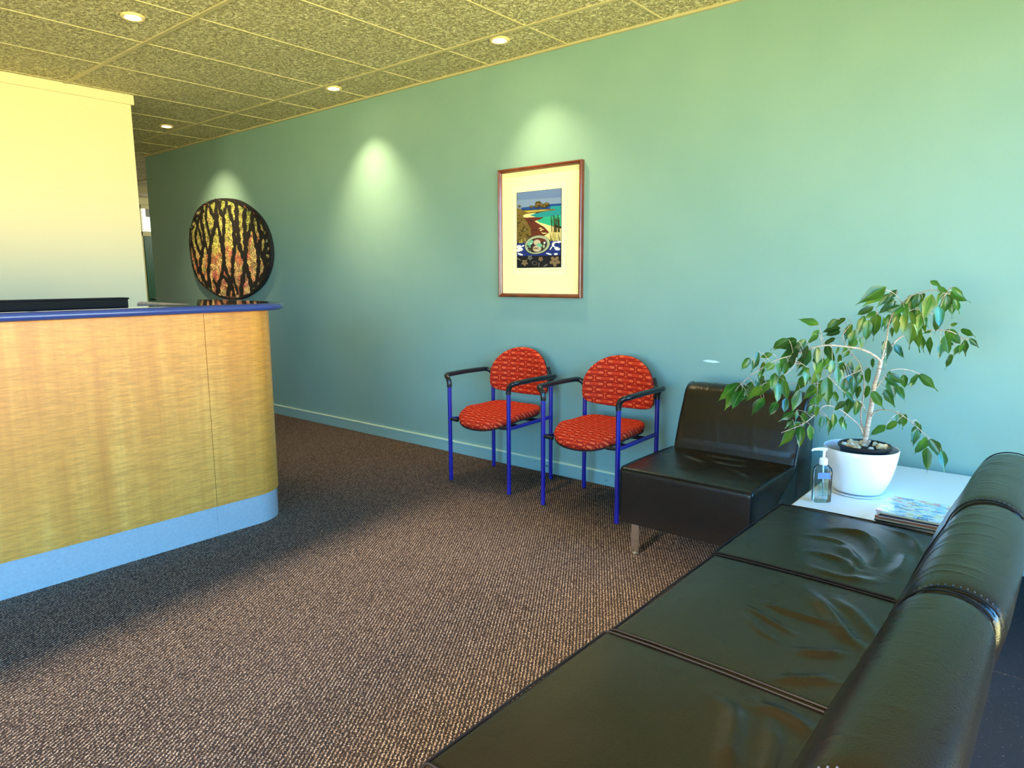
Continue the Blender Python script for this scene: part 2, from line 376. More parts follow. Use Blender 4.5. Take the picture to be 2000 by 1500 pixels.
# ------------------------------------------------------------------ reception counter
def arcpts(cx, cy, r, a0, a1, n=14): return [(cx+r*math.cos(a0+(a1-a0)*i/n), cy+r*math.sin(a0+(a1-a0)*i/n)) for i in range(n+1)]
ctr = empty('reception_counter', (-3.4, 1.6, 0), 'curved honey wood reception counter with blue edged top and pale plinth', 'reception counter')
CO = (3.4, -1.6)
def path_wall(xf, ye, r, t, z0, z1, xl=-4.05, y_start=-2.2):
    out = [(xf, y_start)]+arcpts(xf-r, ye-r, r, 0, PI/2)+[(xl, ye)]
    inn = [(xl, ye-t)]+arcpts(xf-r, ye-r, max(r-t, .01), PI/2, 0)+[(xf-t, y_start)]
    k = MB(); po = [(a+CO[0], b+CO[1]) for a, b in out+inn]; n = len(po); m = len(out)
    vs = [(x, y, z0) for x, y in po]+[(x, y, z1) for x, y in po]
    fs = [(i, (i+1) % n, n+(i+1) % n, n+i) for i in range(n)]
    for i in range(m-1): fs += [(i, i+1, n-2-i, n-1-i), (n+i, n+i+1, 2*n-2-i, 2*n-1-i)]
    k.add(vs, fs); return k
# front panels: two veneer boards with a fine joint at y=1.577
k = path_wall(-3.19, 2.0, .20, .035, .15, 1.09, y_start=1.579); k.build('curved_end_panel', 'wood', ctr, smooth=True)
k = MB(); k.box((-3.225+CO[0], -2.2+CO[1], .15), (-3.19+CO[0], 1.5765+CO[1], 1.09)); k.build('front_panel', 'wood', ctr)
k = path_wall(-3.196, 1.994, .195, .03, 0, .149, y_start=1.578); k.build('plinth', 'kick', ctr, smooth=True)
k = MB(); k.box((-3.226+CO[0], -2.2+CO[1], 0), (-3.196+CO[0], 1.5772+CO[1], .149)); k.build('plinth', 'kick', ctr)
top = [(-3.13, -2.2)]+arcpts(-3.36, 1.83, .24, 0, PI/2)[0:]+[(-3.9, 2.07)]+arcpts(-4.0, 1.97, .10, PI/2, PI)+[(-4.10, 1.75)]+arcpts(-4.0, 1.72, .10, PI, 1.5*PI)+[(-3.5, 1.62)]+arcpts(-3.46, 1.52, .10, PI/2, 0)+[(-3.36, -2.2)]
top = [(-3.13+.0, -2.2)]+arcpts(-3.37, 1.83, .24, 0, PI/2)+top[16:]
tp = [(a+CO[0], b+CO[1]) for a, b in top]
k = MB(); k.prism(tp, 1.093, 1.128, 0)
o = k.build('countertop', 'edgeblue', ctr, smooth=True, bevel=.0155, seg=5)
def inset(poly, d):
    n = len(poly); out = []
    for i in range(n):
        p0, p1, p2 = Vector(poly[i-1]), Vector(poly[i]), Vector(poly[(i+1) % n])
        a = (p1-p0).normalized(); b = (p2-p1).normalized(); nn = (Vector((-a.y, a.x))+Vector((-b.y, b.x)))
        if nn.length < 1e-6: nn = Vector((-a.y, a.x))
        nn.normalize(); out.append(tuple(p1+nn*d))
    return out
k = MB(); k.prism(inset(tp, .016), 1.1275, 1.1290, 0); k.build('laminate_surface', 'ctop', o)
# inner desk shelf hidden behind the panels carries the far side
k = MB(); k.box((-4.0+CO[0], -2.2+CO[1], .70), (-3.24+CO[0], 1.55+CO[1], .73)); k.box((-3.35+CO[0], -2.2+CO[1], 0), (-3.24+CO[0], -2.15+CO[1], .70)); k.box((-4.0+CO[0], -2.2+CO[1], 0), (-3.97+CO[0], 1.55+CO[1], .70)); k.build('inner_desk', 'wood', ctr)
k = MB(); k.box((-3.275, .35, 1.1292), (-3.215, 1.262, 1.170)); k.box((-3.29, .35, 1.1645), (-3.21, 1.266, 1.172))
tag(k.build('document_tray', 'black', None, bevel=.003), 'long low black tray lying along the reception countertop', 'tray')

# ------------------------------------------------------------------ wall art
def flat_poly(k, pts, y, mi):   # faces -Y ; pts (x,z)
    k.add([(x, y, z) for x, z in pts], [tuple(range(len(pts)))], mi)
pic = empty('framed_print', (-2.668, D, 1.525), 'framed coastal bay print in a mahogany frame with wide cream mount on the green wall', 'framed picture')
PX0, PX1, PZ0, PZ1 = -.3225, .3225, -.400, .400
def frame_mb(x0, x1, z0, z1, w, ya, yb):
    k = MB(); prof = [(0, yb), (0, ya-.004), (.004, ya-.008), (.010, ya-.008), (.013, ya-.004), (.017, ya-.004), (w-.002, ya+.004), (w, ya+.008), (w, yb)]
    vs = []; n = len(prof)
    for cx, cz, sx_, sz_ in ((x0, z0, 1, 1), (x1, z0, -1, 1), (x1, z1, -1, -1), (x0, z1, 1, -1)):
        for d, y in prof: vs.append((cx+sx_*d, y, cz+sz_*d))
    fs = []
    for i in range(4):
        j = (i+1) % 4
        for a in range(n): b = (a+1) % n; fs.append((i*n+a, i*n+b, j*n+b, j*n+a))
    k.add(vs, fs); return k
frame_mb(PX0, PX1, PZ0, PZ1, .024, -.024, -.0005).build('frame', 'frame', pic, smooth=True, angle=30)
k = MB(); k.box((PX0+.02, -.012, PZ0+.02), (PX1-.02, -.006, PZ1-.02)); mt = k.build('mount_board', 'mat', pic)
# print: window edges of the mount and the picture itself
qx0, qx1, qz0, qz1 = -.179, .170, -.216, .252
k = MB(); k.box((qx0-.035, -.0128, qz0-.045), (qx1+.035, -.012, qz1+.045)); k.build('print_sheet', 'board2', pic)
k = MB()
for a, b in (((qx0-.036, qz0-.046), (qx0-.0345, qz1+.046)), ((qx1+.0345, qz0-.046), (qx1+.036, qz1+.046)), ((qx0-.036, qz1+.0445), (qx1+.036, qz1+.046))): k.box((a[0], -.0130, a[1]), (b[0], -.0126, b[1]))
for i in range(26):     # faint pencil signature strokes under the print
    xx = qx0+.005+(i if i < 5 else (i+4 if i < 16 else i+10))*.0095; k.box((xx, -.0133, qz0-.016-random.uniform(0, .004)), (xx+.005, -.0129, qz0-.0145))
k.build('mount_edge_lines', 'pencil', pic)
CL = {'sky0': (.16, .26, .55), 'sky1': (.24, .36, .62), 'deep': (.015, .075, .36), 'sea': (.02, .34, .40), 'green': (.03, .52, .33), 'sand': (.85, .72, .32), 'rock': (.16, .035, .02), 'bush': (.22, .15, .035), 'bushd': (.07, .055, .015), 'grass': (.62, .52, .10), 'tree': (.26, .17, .05), 'navy': (.015, .04, .26), 'night': (.012, .012, .02), 'white': (.85, .88, .9), 'shell': (.50, .58, .40), 'shelld': (.05, .035, .03), 'pearl': (.72, .60, .45), 'pgreen': (.20, .62, .42), 'brown': (.30, .20, .10), 'dgrey': (.18, .17, .15)}
names = list(CL); pm = [plain('print_ink_'+n_, tuple(v*.68 if n_ not in ('white', 'sand') else v*.85 for v in CL[n_]), .6, spec=.2) for n_ in names]
k = MB(); lay = [0]
def px(x, y): return (qx0+(x-105)/725*(qx1-qx0), qz1-(y-95-(35*(1-(x-105)/725)))/(1355-95-(35*(1-(x-105)/725)))*(qz1-qz0))
def pp(c, pts, sm=False):
    lay[0] += 1
    if sm: pts = [tuple(p) for p in catmull(pts, 5)]
    flat_poly(k, [px(min(830, max(105, x)), min(1355, max(95, y))) for x, y in pts], -.0130-.000012*lay[0], names.index(c))
def ell(c, cx, cy, a, b, rot=0, n=16):
    pp(c, [(cx+a*math.cos(t)*math.cos(rot)-b*math.sin(t)*math.sin(rot), cy+a*math.cos(t)*math.sin(rot)+b*math.sin(t)*math.cos(rot)) for t in [2*PI*i/n for i in range(n)]])
rp = random.Random(3)
pp('night', [(105, 130), (830, 95), (830, 1355), (105, 1355)])
def pr(c, x0, y0, x1, y1): pp(c, [(x0, y0), (x1, y0), (x1, y1), (x0, y1)])
for i in range(7): lay[0] += 0
pp('sky0', [(112, 134), (822, 99), (822, 250), (112, 260)]); pp('sky1', [(112, 250), (822, 240), (822, 400), (112, 400)])
pp('deep', [(180, 375), (640, 340), (822, 335), (822, 380), (600, 420), (180, 410)])
pp('sea', [(300, 500), (640, 440), (660, 375), (822, 372), (822, 560), (480, 560), (330, 525)])
pp('green', [(400, 600), (520, 540), (822, 520), (822, 700), (640, 680), (470, 630)])
pp('sand', [(210, 500), (300, 465), (430, 470), (320, 505), (420, 530), (300, 545), (220, 530)], )
pp('sand', [(380, 600), (430, 575), (470, 620), (620, 670), (822, 735), (822, 930), (600, 900), (480, 740), (430, 690)])
pp('bush', [(112, 430), (200, 420), (500, 415), (720, 420), (740, 435), (600, 450), (420, 465), (260, 480), (112, 500)])
pp('grass', [(230, 430), (560, 425), (640, 432), (480, 445), (300, 455)])
pp('rock', [(200, 545), (330, 535), (560, 545), (480, 580), (400, 600), (480, 650), (560, 700), (640, 790), (560, 840), (300, 850), (250, 700)])
for i in range(60):
    t = rp.random(); cx = 300+rp.uniform(0, 330)*t+rp.uniform(-60, 60); cy = 560+t*270; ell('rock' if rp.random() < .6 else ('sand' if cx > 430 else 'shelld'), cx, cy, rp.uniform(10, 30), rp.uniform(5, 10), 0, 7)
pp('bush', [(112, 380), (190, 400), (220, 450), (210, 520), (290, 620), (340, 720), (350, 830), (250, 930), (112, 940)])
for i in range(110):
    cx = rp.uniform(115, 330); cy = rp.uniform(400, 900)
    if cx < 150+(cy-400)*.42: ell(rp.choice(['bushd', 'tree', 'bush', 'bushd', 'brown']), cx, cy, rp.uniform(8, 26), rp.uniform(6, 15), rp.uniform(-.6, .6), 7)
for cx, cy, a in ((465, 320, 50), (350, 365, 28), (600, 340, 42), (155, 345, 24), (520, 350, 40), (560, 370, 30), (430, 360, 30)):
    ell('bushd', cx, cy+4, a*1.04, a*.85)
    for j in range(7): ell('tree', cx+rp.uniform(-.6, .6)*a, cy+rp.uniform(-.55, .4)*a, a*.25, a*.2, 0, 8)
pp('shelld', [(462, 350), (474, 350), (476, 415), (460, 415)]); pp('shelld', [(598, 370), (604, 370), (606, 412), (596, 412)])
for i in range(34):
    x = rp.uniform(650, 820); pp(rp.choice(['grass', 'grass', 'sand', 'bushd']), [(x, 930), (x+rp.uniform(-35, 35), rp.uniform(740, 830)), (x+9, 930)])
for i in range(16):
    x = rp.uniform(650, 815); y = rp.uniform(500, 600); pp('bushd', [(x, y), (x+5, y), (x+10+rp.uniform(-20, 20), 790), (x+5, 790)])
    for j in range(3): ell('bushd', x+rp.uniform(-12, 12), y+rp.uniform(0, 90), 10, 3.5, rp.uniform(-1.2, 1.2), 6)
for i in range(22):
    x = rp.uniform(115, 250); pp(rp.choice(['grass', 'sand', 'bushd']), [(x, 950), (x+rp.uniform(-15, 15), rp.uniform(850, 900)), (x+8, 950)])
pp('navy', [(112, 950), (822, 925), (822, 1165), (112, 1165)]); pp('night', [(112, 1160), (822, 1160), (822, 1350), (112, 1350)])
for cx, cy, r in ((150, 1010, 42), (175, 1050, 40), (140, 1065, 35)): ell('white', cx, cy, r, r*.75)
ell('white', 170, 1130, 48, 15, .3); ell('white', 215, 995, 26, 12, -.4)
ell('white', 745, 985, 60, 48); ell('navy', 765, 992, 44, 34); ell('white', 770, 1055, 46, 26, .3); ell('white', 640, 1135, 48, 12, .3); ell('white', 750, 1140, 30, 16); ell('white', 675, 1040, 40, 9, -1); ell('white', 800, 945, 40, 16)
ell('shelld', 452, 985, 214, 152, -.18, 28); ell('shell', 452, 982, 205, 146, -.18, 28); ell('shelld', 445, 990, 170, 118, -.2, 26)
ell('pgreen', 340, 950, 60, 30, -.7); ell('rock', 500, 905, 90, 28, .1); ell('pearl', 450, 945, 58, 46); ell('pearl', 450, 1045, 70, 52); ell('pgreen', 490, 990, 48, 30, .3); ell('brown', 430, 1040, 48, 14); ell('white', 570, 955, 15, 17); ell('shell', 560, 1010, 16, 30); ell('white', 350, 960, 12, 10)
for i in range(12): ell(rp.choice(['shell', 'pgreen', 'white']), rp.uniform(275, 380), rp.uniform(960, 1090), rp.uniform(6, 20), 6, rp.uniform(-1, 1), 7)
for cx, cy, r, c in ((735, 1255, 86, 'brown'), (245, 1270, 55, 'brown'), (510, 1215, 40, 'brown'), (335, 1190, 44, 'dgrey')):
    for j in range(5):
        a = j*2*PI/5+.3; ell(c, cx+r*.55*math.cos(a), cy+r*.55*math.sin(a), r*.48, r*.34, a, 12)
        ell('night', cx+r*.40*math.cos(a+.6), cy+r*.4*math.sin(a+.6), r*.40, 3, a+.6, 6)
    ell('night', cx, cy, r*.1, r*.1)
ell('dgrey', 410, 1280, 48, 30, .3); ell('night', 412, 1280, 38, 22, .3); ell('dgrey', 480, 1305, 8, 40, .1); ell('dgrey', 590, 1320, 40, 14, -.5); ell('dgrey', 150, 1210, 40, 12, .6)
k.build('print_image', pm, pic, fixn=False)

OV= [[-7.151, 1.637], [-7.069, 1.803], [-6.923, 1.937], [-6.69, 2.002], [-6.426, 2.009], [-6.15, 1.971], [-5.923, 1.88], [-5.763, 1.773], [-5.666, 1.642], [-5.633, 1.493], [-5.668, 1.359], [-5.782, 1.223], [-5.952, 1.13], [-6.171, 1.064], [-6.409, 1.052], [-6.62, 1.074], [-6.816, 1.139], [-7.014, 1.232], [-7.112, 1.362], [-7.145, 1.5]]
TR= [(40, [[-6.523, 2.006], [-6.555, 1.897], [-6.547, 1.833], [-6.61, 1.739], [-6.673, 1.653], [-6.723, 1.539], [-6.758, 1.416], [-6.793, 1.291], [-6.764, 1.139]]), (30, [[-6.728, 1.973], [-6.764, 1.845], [-6.742, 1.762], [-6.706, 1.654]]), (34, [[-6.679, 1.961], [-6.64, 1.878], [-6.566, 1.818], [-6.517, 1.695], [-6.504, 1.614], [-6.479, 1.5], [-6.472, 1.427], [-6.45, 1.354], [-6.384, 1.24], [-6.333, 1.143], [-6.326, 1.07]]), (36, [[-6.461, 1.986], [-6.488, 1.909], [-6.426, 1.826], [-6.434, 1.707], [-6.463, 1.612], [-6.462, 1.499], [-6.486, 1.387], [-6.524, 1.289], [-6.604, 1.19], [-6.65, 1.098]]), (30, [[-6.335, 1.977], [-6.375, 1.909], [-6.423, 1.849]]), (38, [[-6.308, 1.936], [-6.29, 1.841], [-6.24, 1.745], [-6.254, 1.636], [-6.25, 1.541], [-6.294, 1.447], [-6.317, 1.328], [-6.336, 1.24], [-6.413, 1.142], [-6.447, 1.068]]), (44, [[-6.172, 1.973], [-6.177, 1.873], [-6.184, 1.758], [-6.173, 1.664], [-6.169, 1.57], [-6.12, 1.475], [-6.081, 1.419], [-6.111, 1.302], [-6.171, 1.184], [-6.184, 1.08]]), (26, [[-6.252, 1.652], [-6.198, 1.587], [-6.131, 1.506], [-6.08, 1.435]]), (42, [[-6.008, 1.901], [-6.051, 1.797], [-6.049, 1.689], [-6.06, 1.597], [-6.054, 1.52], [-6.081, 1.419], [-6.048, 1.325], [-6.013, 1.239], [-5.994, 1.145]]), (34, [[-5.895, 1.87], [-5.922, 1.759], [-5.977, 1.671], [-6.032, 1.581], [-6.054, 1.52]]), (36, [[-5.922, 1.759], [-5.891, 1.652], [-5.873, 1.56], [-5.846, 1.483], [-5.85, 1.377], [-5.875, 1.285], [-5.913, 1.208], [-6.011, 1.129]]), (34, [[-5.815, 1.813], [-5.812, 1.716], [-5.781, 1.617], [-5.816, 1.558], [-5.846, 1.483]]), (36, [[-5.721, 1.645], [-5.703, 1.554], [-5.741, 1.466], [-5.709, 1.375], [-5.775, 1.284], [-5.868, 1.223]]), (38, [[-6.801, 1.937], [-6.866, 1.851], [-6.833, 1.725], [-6.831, 1.626], [-6.88, 1.527], [-6.932, 1.419], [-6.946, 1.326], [-6.873, 1.223], [-6.812, 1.164]]), (28, [[-6.897, 1.877], [-6.949, 1.772], [-7.001, 1.666], [-6.978, 1.58], [-6.92, 1.495]]), (24, [[-6.826, 1.659], [-6.789, 1.558], [-6.75, 1.474]]), (30, [[-7.094, 1.763], [-7.096, 1.635], [-7.058, 1.532], [-7.021, 1.42], [-6.984, 1.309]]), (26, [[-6.318, 1.256], [-6.279, 1.191], [-6.243, 1.103]]), (24, [[-6.989, 1.858], [-6.905, 1.712], [-6.87, 1.594]]), (30, [[-5.746, 1.675], [-5.803, 1.543], [-5.772, 1.436], [-5.724, 1.36]]), (26, [[-6.697, 1.248], [-6.638, 1.182], [-6.579, 1.124]]), (26, [[-6.524, 1.289], [-6.404, 1.207], [-6.45, 1.109]])]
ov = [tuple(p) for p in catmull(OV+[OV[0]], 4)][:-1]
ocx, ocz = -6.40, 1.53
def osc(p, s): return (ocx+(p[0]-ocx)*s, ocz+(p[1]-ocz)*s)
art = empty('round_artwork', (ocx-.022, D, ocz), 'large rounded wall artwork of black tree trunks over gold and red mosaic', 'artwork')
k = MB(); k.prism([(x-ocx, z-ocz) for x, z in [osc(p, 1.0) for p in ov]], -.034, -.001, axis=1)
k.build('padded_disc', plain('black_felt_edge', (.008, .008, .008), .8), art, bevel=.006)
def m_mosaic():
    n = NT('gold_red_mosaic_cloth'); c = n.coord(); v = n.new('ShaderNodeTexVoronoi'); n.l.new(n.coord(scale=(1, 1, 1.4)), v.inputs['Vector']); v.inputs['Scale'].default_value = 26
    x = n.xyz(c); big = n.noise(c, 3.2, 3)
    hgt = n.math('ADD', n.math('MULTIPLY', x[2], -1.1), n.math('MULTIPLY', n.math('SUBTRACT', big, .5), 1.3))
    pal = n.ramp(n.math('ADD', hgt, .45), [(.0, (.42, .48, .10)), (.25, (.66, .60, .16)), (.45, (.85, .66, .20)), (.58, (.85, .26, .14)), (.70, (.92, .70, .26)), (.86, (.80, .22, .14)), (1, (.88, .62, .26))])
    w = n.new('ShaderNodeTexVoronoi'); n.l.new(n.coord(scale=(1, 1, 1.2)), w.inputs['Vector']); w.inputs['Scale'].default_value = 45; w.feature = 'DISTANCE_TO_EDGE'
    line = n.math('LESS_THAN', w.outputs['Distance'], .10)
    hs = n.new('ShaderNodeHueSaturation'); n.l.new(n.math('MULTIPLY_ADD', n.xyz(v.outputs['Color'])[0], .06, .47), hs.inputs['Hue']); n.l.new(n.math('MULTIPLY_ADD', n.xyz(v.outputs['Color'])[1], 1.1, .6), hs.inputs['Value']); n.l.new(pal, hs.inputs['Color'])
    n.P(col=n.mix(n.math('MULTIPLY', line, .85), hs.outputs[0], (.03, .02, .012)), rough=.6); return n.m
k = MB(); flat_poly(k, [(x-ocx, z-ocz) for x, z in [osc(p, .985) for p in ov]], -.036, 0); k.build('mosaic_cloth', m_mosaic(), art, fixn=False)
k = MB()
px_m = .0078
for li, (w_, pl) in enumerate(TR):
    P = catmull(pl, 6); L = []; R = []
    for i, p in enumerate(P):
        a = P[max(0, i-1)]; b = P[min(len(P)-1, i+1)]; t = b-a; t = t/ (np.hypot(*t)+1e-9); nrm = np.array([-t[1], t[0]])
        hw = w_/6*px_m*.5*1.25*(1+.25*math.sin(i*1.3+li)); L.append(p+nrm*hw); R.append(p-nrm*hw)
    vs = []
    for i in range(len(P)):
        for q_ in (L[i], R[i]):
            vs.append((q_[0]-ocx, -.0375-.0001*li, q_[1]-ocz))
    k.add(vs, [(2*i, 2*i+1, 2*i+3, 2*i+2) for i in range(len(P)-1)])
# ragged rim of black and pale flecks
n = len(ov)
rr = random.Random(9)
for i in range(n):
    p, q_ = ov[i], ov[(i+1) % n]; th = .955-rr.uniform(0, .045)*(1.2 if i < n*.55 else .6)
    a, b = osc(p, .992), osc(q_, .992); c, d = osc(q_, th), osc(p, th+.01)
    k.add([(x-ocx, -.0405, z-ocz) for x, z in (a, b, c, d)], [(0, 1, 2, 3)])
k.build('tree_silhouette', plain('black_cloth', (.006, .005, .005), .75), art, fixn=False)
k = MB()
for i in range(46):
    j = rr.randrange(n); s0 = rr.uniform(.95, .985); p, q_ = ov[j], ov[(j+1) % n]; f = rr.uniform(.25, .7)
    a = osc(p, s0); b = osc((p[0]+(q_[0]-p[0])*f, p[1]+(q_[1]-p[1])*f), s0); c = osc(q_, s0-.03); 
    k.add([(x-ocx, -.0412, z-ocz) for x, z in (a, b, c)], [(0, 1, 2)], i % 3)
k.build('rim_flecks', [plain('sage_cloth', (.30, .36, .16), .7), plain('pale_cloth', (.60, .56, .38), .7), plain('rust_cloth', (.5, .16, .10), .7)], art, fixn=False)

# ------------------------------------------------------------------ red chairs
def uvproj(o, fu):
    me = o.data; uv = me.uv_layers.new(name='UVMap')
    for l in me.loops: uv.data[l.index].uv = fu(me.vertices[l.vertex_index].co)
def pad(outline, thick, surf, nr=10, edge_r=.5):
    """cushion from a plan outline: rings towards the centre, rounded rim, both sides"""
    N = len(outline); cx = sum(p[0] for p in outline)/N; cy = sum(p[1] for p in outline)/N
    vs = []; rings = []
    prof = []
    for i in range(nr+1):
        t = i/nr; prof.append((t, 1))
    def ring(s, h):
        r = []
        for x, y in outline:
            X, Y = cx+(x-cx)*s, cy+(y-cy)*s; r.append(len(vs)); vs.append(surf(X, Y, h))
        rings.append(r)
    for i in range(1, nr+1): ring(i/nr*.90, thick*(1+.12*(1-(i/nr)**2)))
    for a in (25, 50, 75, 90): ring(.90+.10*math.sin(math.radians(a)), thick*(.45+.55*math.cos(math.radians(a))))
    ring(.985, thick*.18); ring(.95, 0)
    c0 = len(vs); vs.append(surf(cx, cy, thick*1.12)); c1 = len(vs); vs.append(surf(cx, cy, 0))
    fs = []
    for j in range(N): fs.append((c0, rings[0][j], rings[0][(j+1) % N])); fs.append((c1, rings[-1][(j+1) % N], rings[-1][j]))
    for a, b in zip(rings, rings[1:]):
        for j in range(N): fs.append((a[j], b[j], b[(j+1) % N], a[(j+1) % N]))
    k = MB(); k.add(vs, fs); return k
def make_chair(loc, label):
    t = empty('armchair', loc, label, 'chair', 'patterned red armchairs along the green wall')
    # local: x across, y depth (front -.20, back +.20), origin on floor under the seat centre
    HX = .236; YF = -.205; YR = .200; r = .0125
    for sx_ in (-1, 1):
        k = MB(); k.tube([(sx_*HX, YF, 0.004), (sx_*HX, YF, .3), (sx_*HX, YF, .597)], r, 14); k.build('front_leg', 'blue', t, smooth=True)
        k = MB(); k.tube([(sx_*HX, YR, 0.004), (sx_*HX, YR, .3), (sx_*HX, YR, .597)], r, 14); k.build('rear_leg', 'blue', t, smooth=True)
        X = HX+.045
        pts = [(sx_*HX, YF, .590), (sx_*HX, YF, .612), (sx_*(HX+.006), YF+.001, .632), (sx_*(HX+.020), YF+.004, .647), (sx_*(HX+.036), YF+.012, .655), (sx_*X, YF+.030, .658), (sx_*(X+.002), YF+.06, .659),
               (sx_*(X+.004), 0, .661), (sx_*(X+.002), YR-.06, .659), (sx_*X, YR-.030, .658), (sx_*(HX+.036), YR-.012, .655), (sx_*(HX+.020), YR-.004, .647), (sx_*(HX+.006), YR-.001, .632), (sx_*HX, YR, .612), (sx_*HX, YR, .590)]
        k = MB(); k.tube(catmull(pts, 4), .0148, 14); k.build('armrest', 'blacktube', t, smooth=True)
        k = MB(); k.tube(catmull([(sx_*HX, YF, .392), (sx_*(HX-.010), YF+.07, .386), (sx_*(HX-.012), 0, .388), (sx_*(HX-.010), YR-.07, .392), (sx_*HX, YR, .398)], 5), .0115, 12); k.build('side_rail', 'blue', t, smooth=True)
        k = MB(); k.tube([(sx_*HX, YR, .58), (sx_*(HX-.012), YR+.012, .66), (sx_*(HX-.035), YR+.022, .70)], .0085, 8); k.build('back_bracket', 'blacktube', t, smooth=True)
    for y in (-.10, .11):
        k = MB(); k.tube([(-HX+.01, y, .388), (-.1, y, .382), (.1, y, .382), (HX-.01, y, .388)], .010, 10); k.build('cross_bar', 'blacktube', t, smooth=True)
    for sx_ in (-1, 1):
        k = MB(); k.tube([(sx_*HX, YF, .392), (sx_*.17, YF, .388)], .010, 10); k.build('seat_lug', 'blacktube', t, smooth=True)
    # seat plan outline
    N = 72; out = []
    for i in range(N):
        a = 2*PI*i/N; c, s_ = math.cos(a), math.sin(a); e_ = 2/3.6
        x = .218*math.copysign(abs(c)**e_, c); y = .215*math.copysign(abs(s_)**e_, s_)
        if y < 0: y = y*(1.0+.20*(1-(x/.218)**2)); x = x*(1-.03*abs(y)/.2)
        else: x *= .955
        out.append((x, y))
    def surf(x, y, h):
        z = .402+h-.032*max(0, (-y-.06)/.18)**2+.020*(x/.22)**2*(1 if y > -.1 else .6)+.022*max(0, (y-.02)/.2)**2-.004
        return (x, y, z)
    o = pad(out, .046, surf).build('seat', 'fabric', t, smooth=True, angle=80); uvproj(o, lambda c: (c.x, c.y+c.z+.5))
    sh = [(x*.985, y*.985) for x, y in out]
    o = pad(sh, .012, lambda x, y, h: surf(x, y, h-.008)).build('seat_shell', 'shell', t, smooth=True, angle=80)
    # backrest: x across, z up, arched
    N = 72; out = []
    for i in range(N):
        a = 2*PI*i/N; c, s_ = math.cos(a), math.sin(a)
        if s_ >= 0: x = .230*math.copysign(abs(c)**.95, c); z = .188*abs(s_)**.98
        else: x = .232*math.copysign(abs(c)**.22, c); z = -.108*abs(s_)**.36+.020*(abs(x)/.232)**2
        out.append((x, z))
    def sb(x, z, h): return (x, YR+.018-.055*(x/.23)**2-h+.10*(z)*.45+.020, .625+z)
    o = pad(out, .034, sb).build('backrest', 'fabric', t, smooth=True, angle=80); uvproj(o, lambda c: (c.x+.03, c.z))
    o = pad([(x*.985, z*.985) for x, z in out], .010, lambda x, z, h: sb(x, z, h-.006)).build('backrest_shell', 'shell', t, smooth=True, angle=80)
    return t
c1 = make_chair((-2.737, 3.178, 0), 'red patterned armchair with blue legs, farther one toward the reception counter')
c2 = copy_tree(c1); c2.location = (-2.000, 3.155, 0); c2['label'] = 'red patterned armchair with blue legs, right beside the black leather seat'

# ------------------------------------------------------------------ leather modules
def seg_dist(U, V, poly):
    d = np.full(U.shape, 9.0)
    for (a, b), (c, e_) in zip(poly, poly[1:]):
        vx, vy = c-a, e_-b; L = vx*vx+vy*vy+1e-9
        t = np.clip(((U-a)*vx+(V-b)*vy)/L, 0, 1); d = np.minimum(d, np.hypot(U-a-t*vx, V-b-t*vy))
    return d
def ridge(U, V, poly, amp, w):
    sm = [tuple(p) for p in catmull(poly, 6)]
    d = seg_dist(U, V, sm); ends = np.minimum(np.hypot(U-poly[0][0], V-poly[0][1]), np.hypot(U-poly[-1][0], V-poly[-1][1]))
    L = sum(math.dist(a, b) for a, b in zip(sm, sm[1:]))
    return amp*np.exp(-(d/w)**2)*np.clip(ends/(L*.30), 0, 1)
def sweep(prof, w, nu, disp=None, r=.012):
    """prof: list of (d,z) closed outline; swept along u in [0,w] with softened ends"""
    P = np.array(prof); n = len(P)
    nxt = np.roll(P, -1, 0); prv = np.roll(P, 1, 0); T = nxt-prv; T /= (np.hypot(T[:, 0], T[:, 1])[:, None]+1e-9)
    area = .5*np.sum(P[:, 0]*nxt[:, 1]-nxt[:, 0]*P[:, 1]); sgn = 1 if area > 0 else -1
    Nrm = np.stack([T[:, 1], -T[:, 0]], 1)*sgn      # outward
    us = [0, .0015]+[r*(1-math.cos(a)) for a in np.linspace(.4, PI/2, 5)]
    ins = [r, r*.8]+[r*(1-math.sin(a)) for a in np.linspace(.4, PI/2, 5)]
    us2 = list(np.linspace(r, w-r, nu))[1:-1]
    U = us+us2+[w-u for u in us[::-1]]; I = ins+[0]*len(us2)+ins[::-1]
    V = []
    for u, i_ in zip(U, I):
        q_ = P-Nrm*i_
        if disp is not None:
            h = disp(np.full(n, u), P[:, 0], P[:, 1]); fade = min(1, u/.02, (w-u)/.02); q_ = q_+Nrm*(h*max(fade, 0))[:, None]
        V += [(u, a, b) for a, b in q_]
    F = []
    m = len(U)
    for i in range(m-1):
        for j in range(n): F.append((i*n+j, i*n+(j+1) % n, (i+1)*n+(j+1) % n, (i+1)*n+j))
    F += [tuple(range(n-1, -1, -1)), tuple((m-1)*n+j for j in range(n))]
    k = MB(); k.add(V, F); return k
def arc2(cx, cz, r, a0, a1, n): return [(cx+r*math.cos(math.radians(a0+(a1-a0)*i/n)), cz+r*math.sin(math.radians(a0+(a1-a0)*i/n))) for i in range(n+1)]
def resample(P, step):
    out = []
    for a, b in zip(P, P[1:]+P[:1]):
        L = math.dist(a, b); m = max(1, int(L/step)); out += [(a[0]+(b[0]-a[0])*i/m, a[1]+(b[1]-a[1])*i/m) for i in range(m)]
    return out
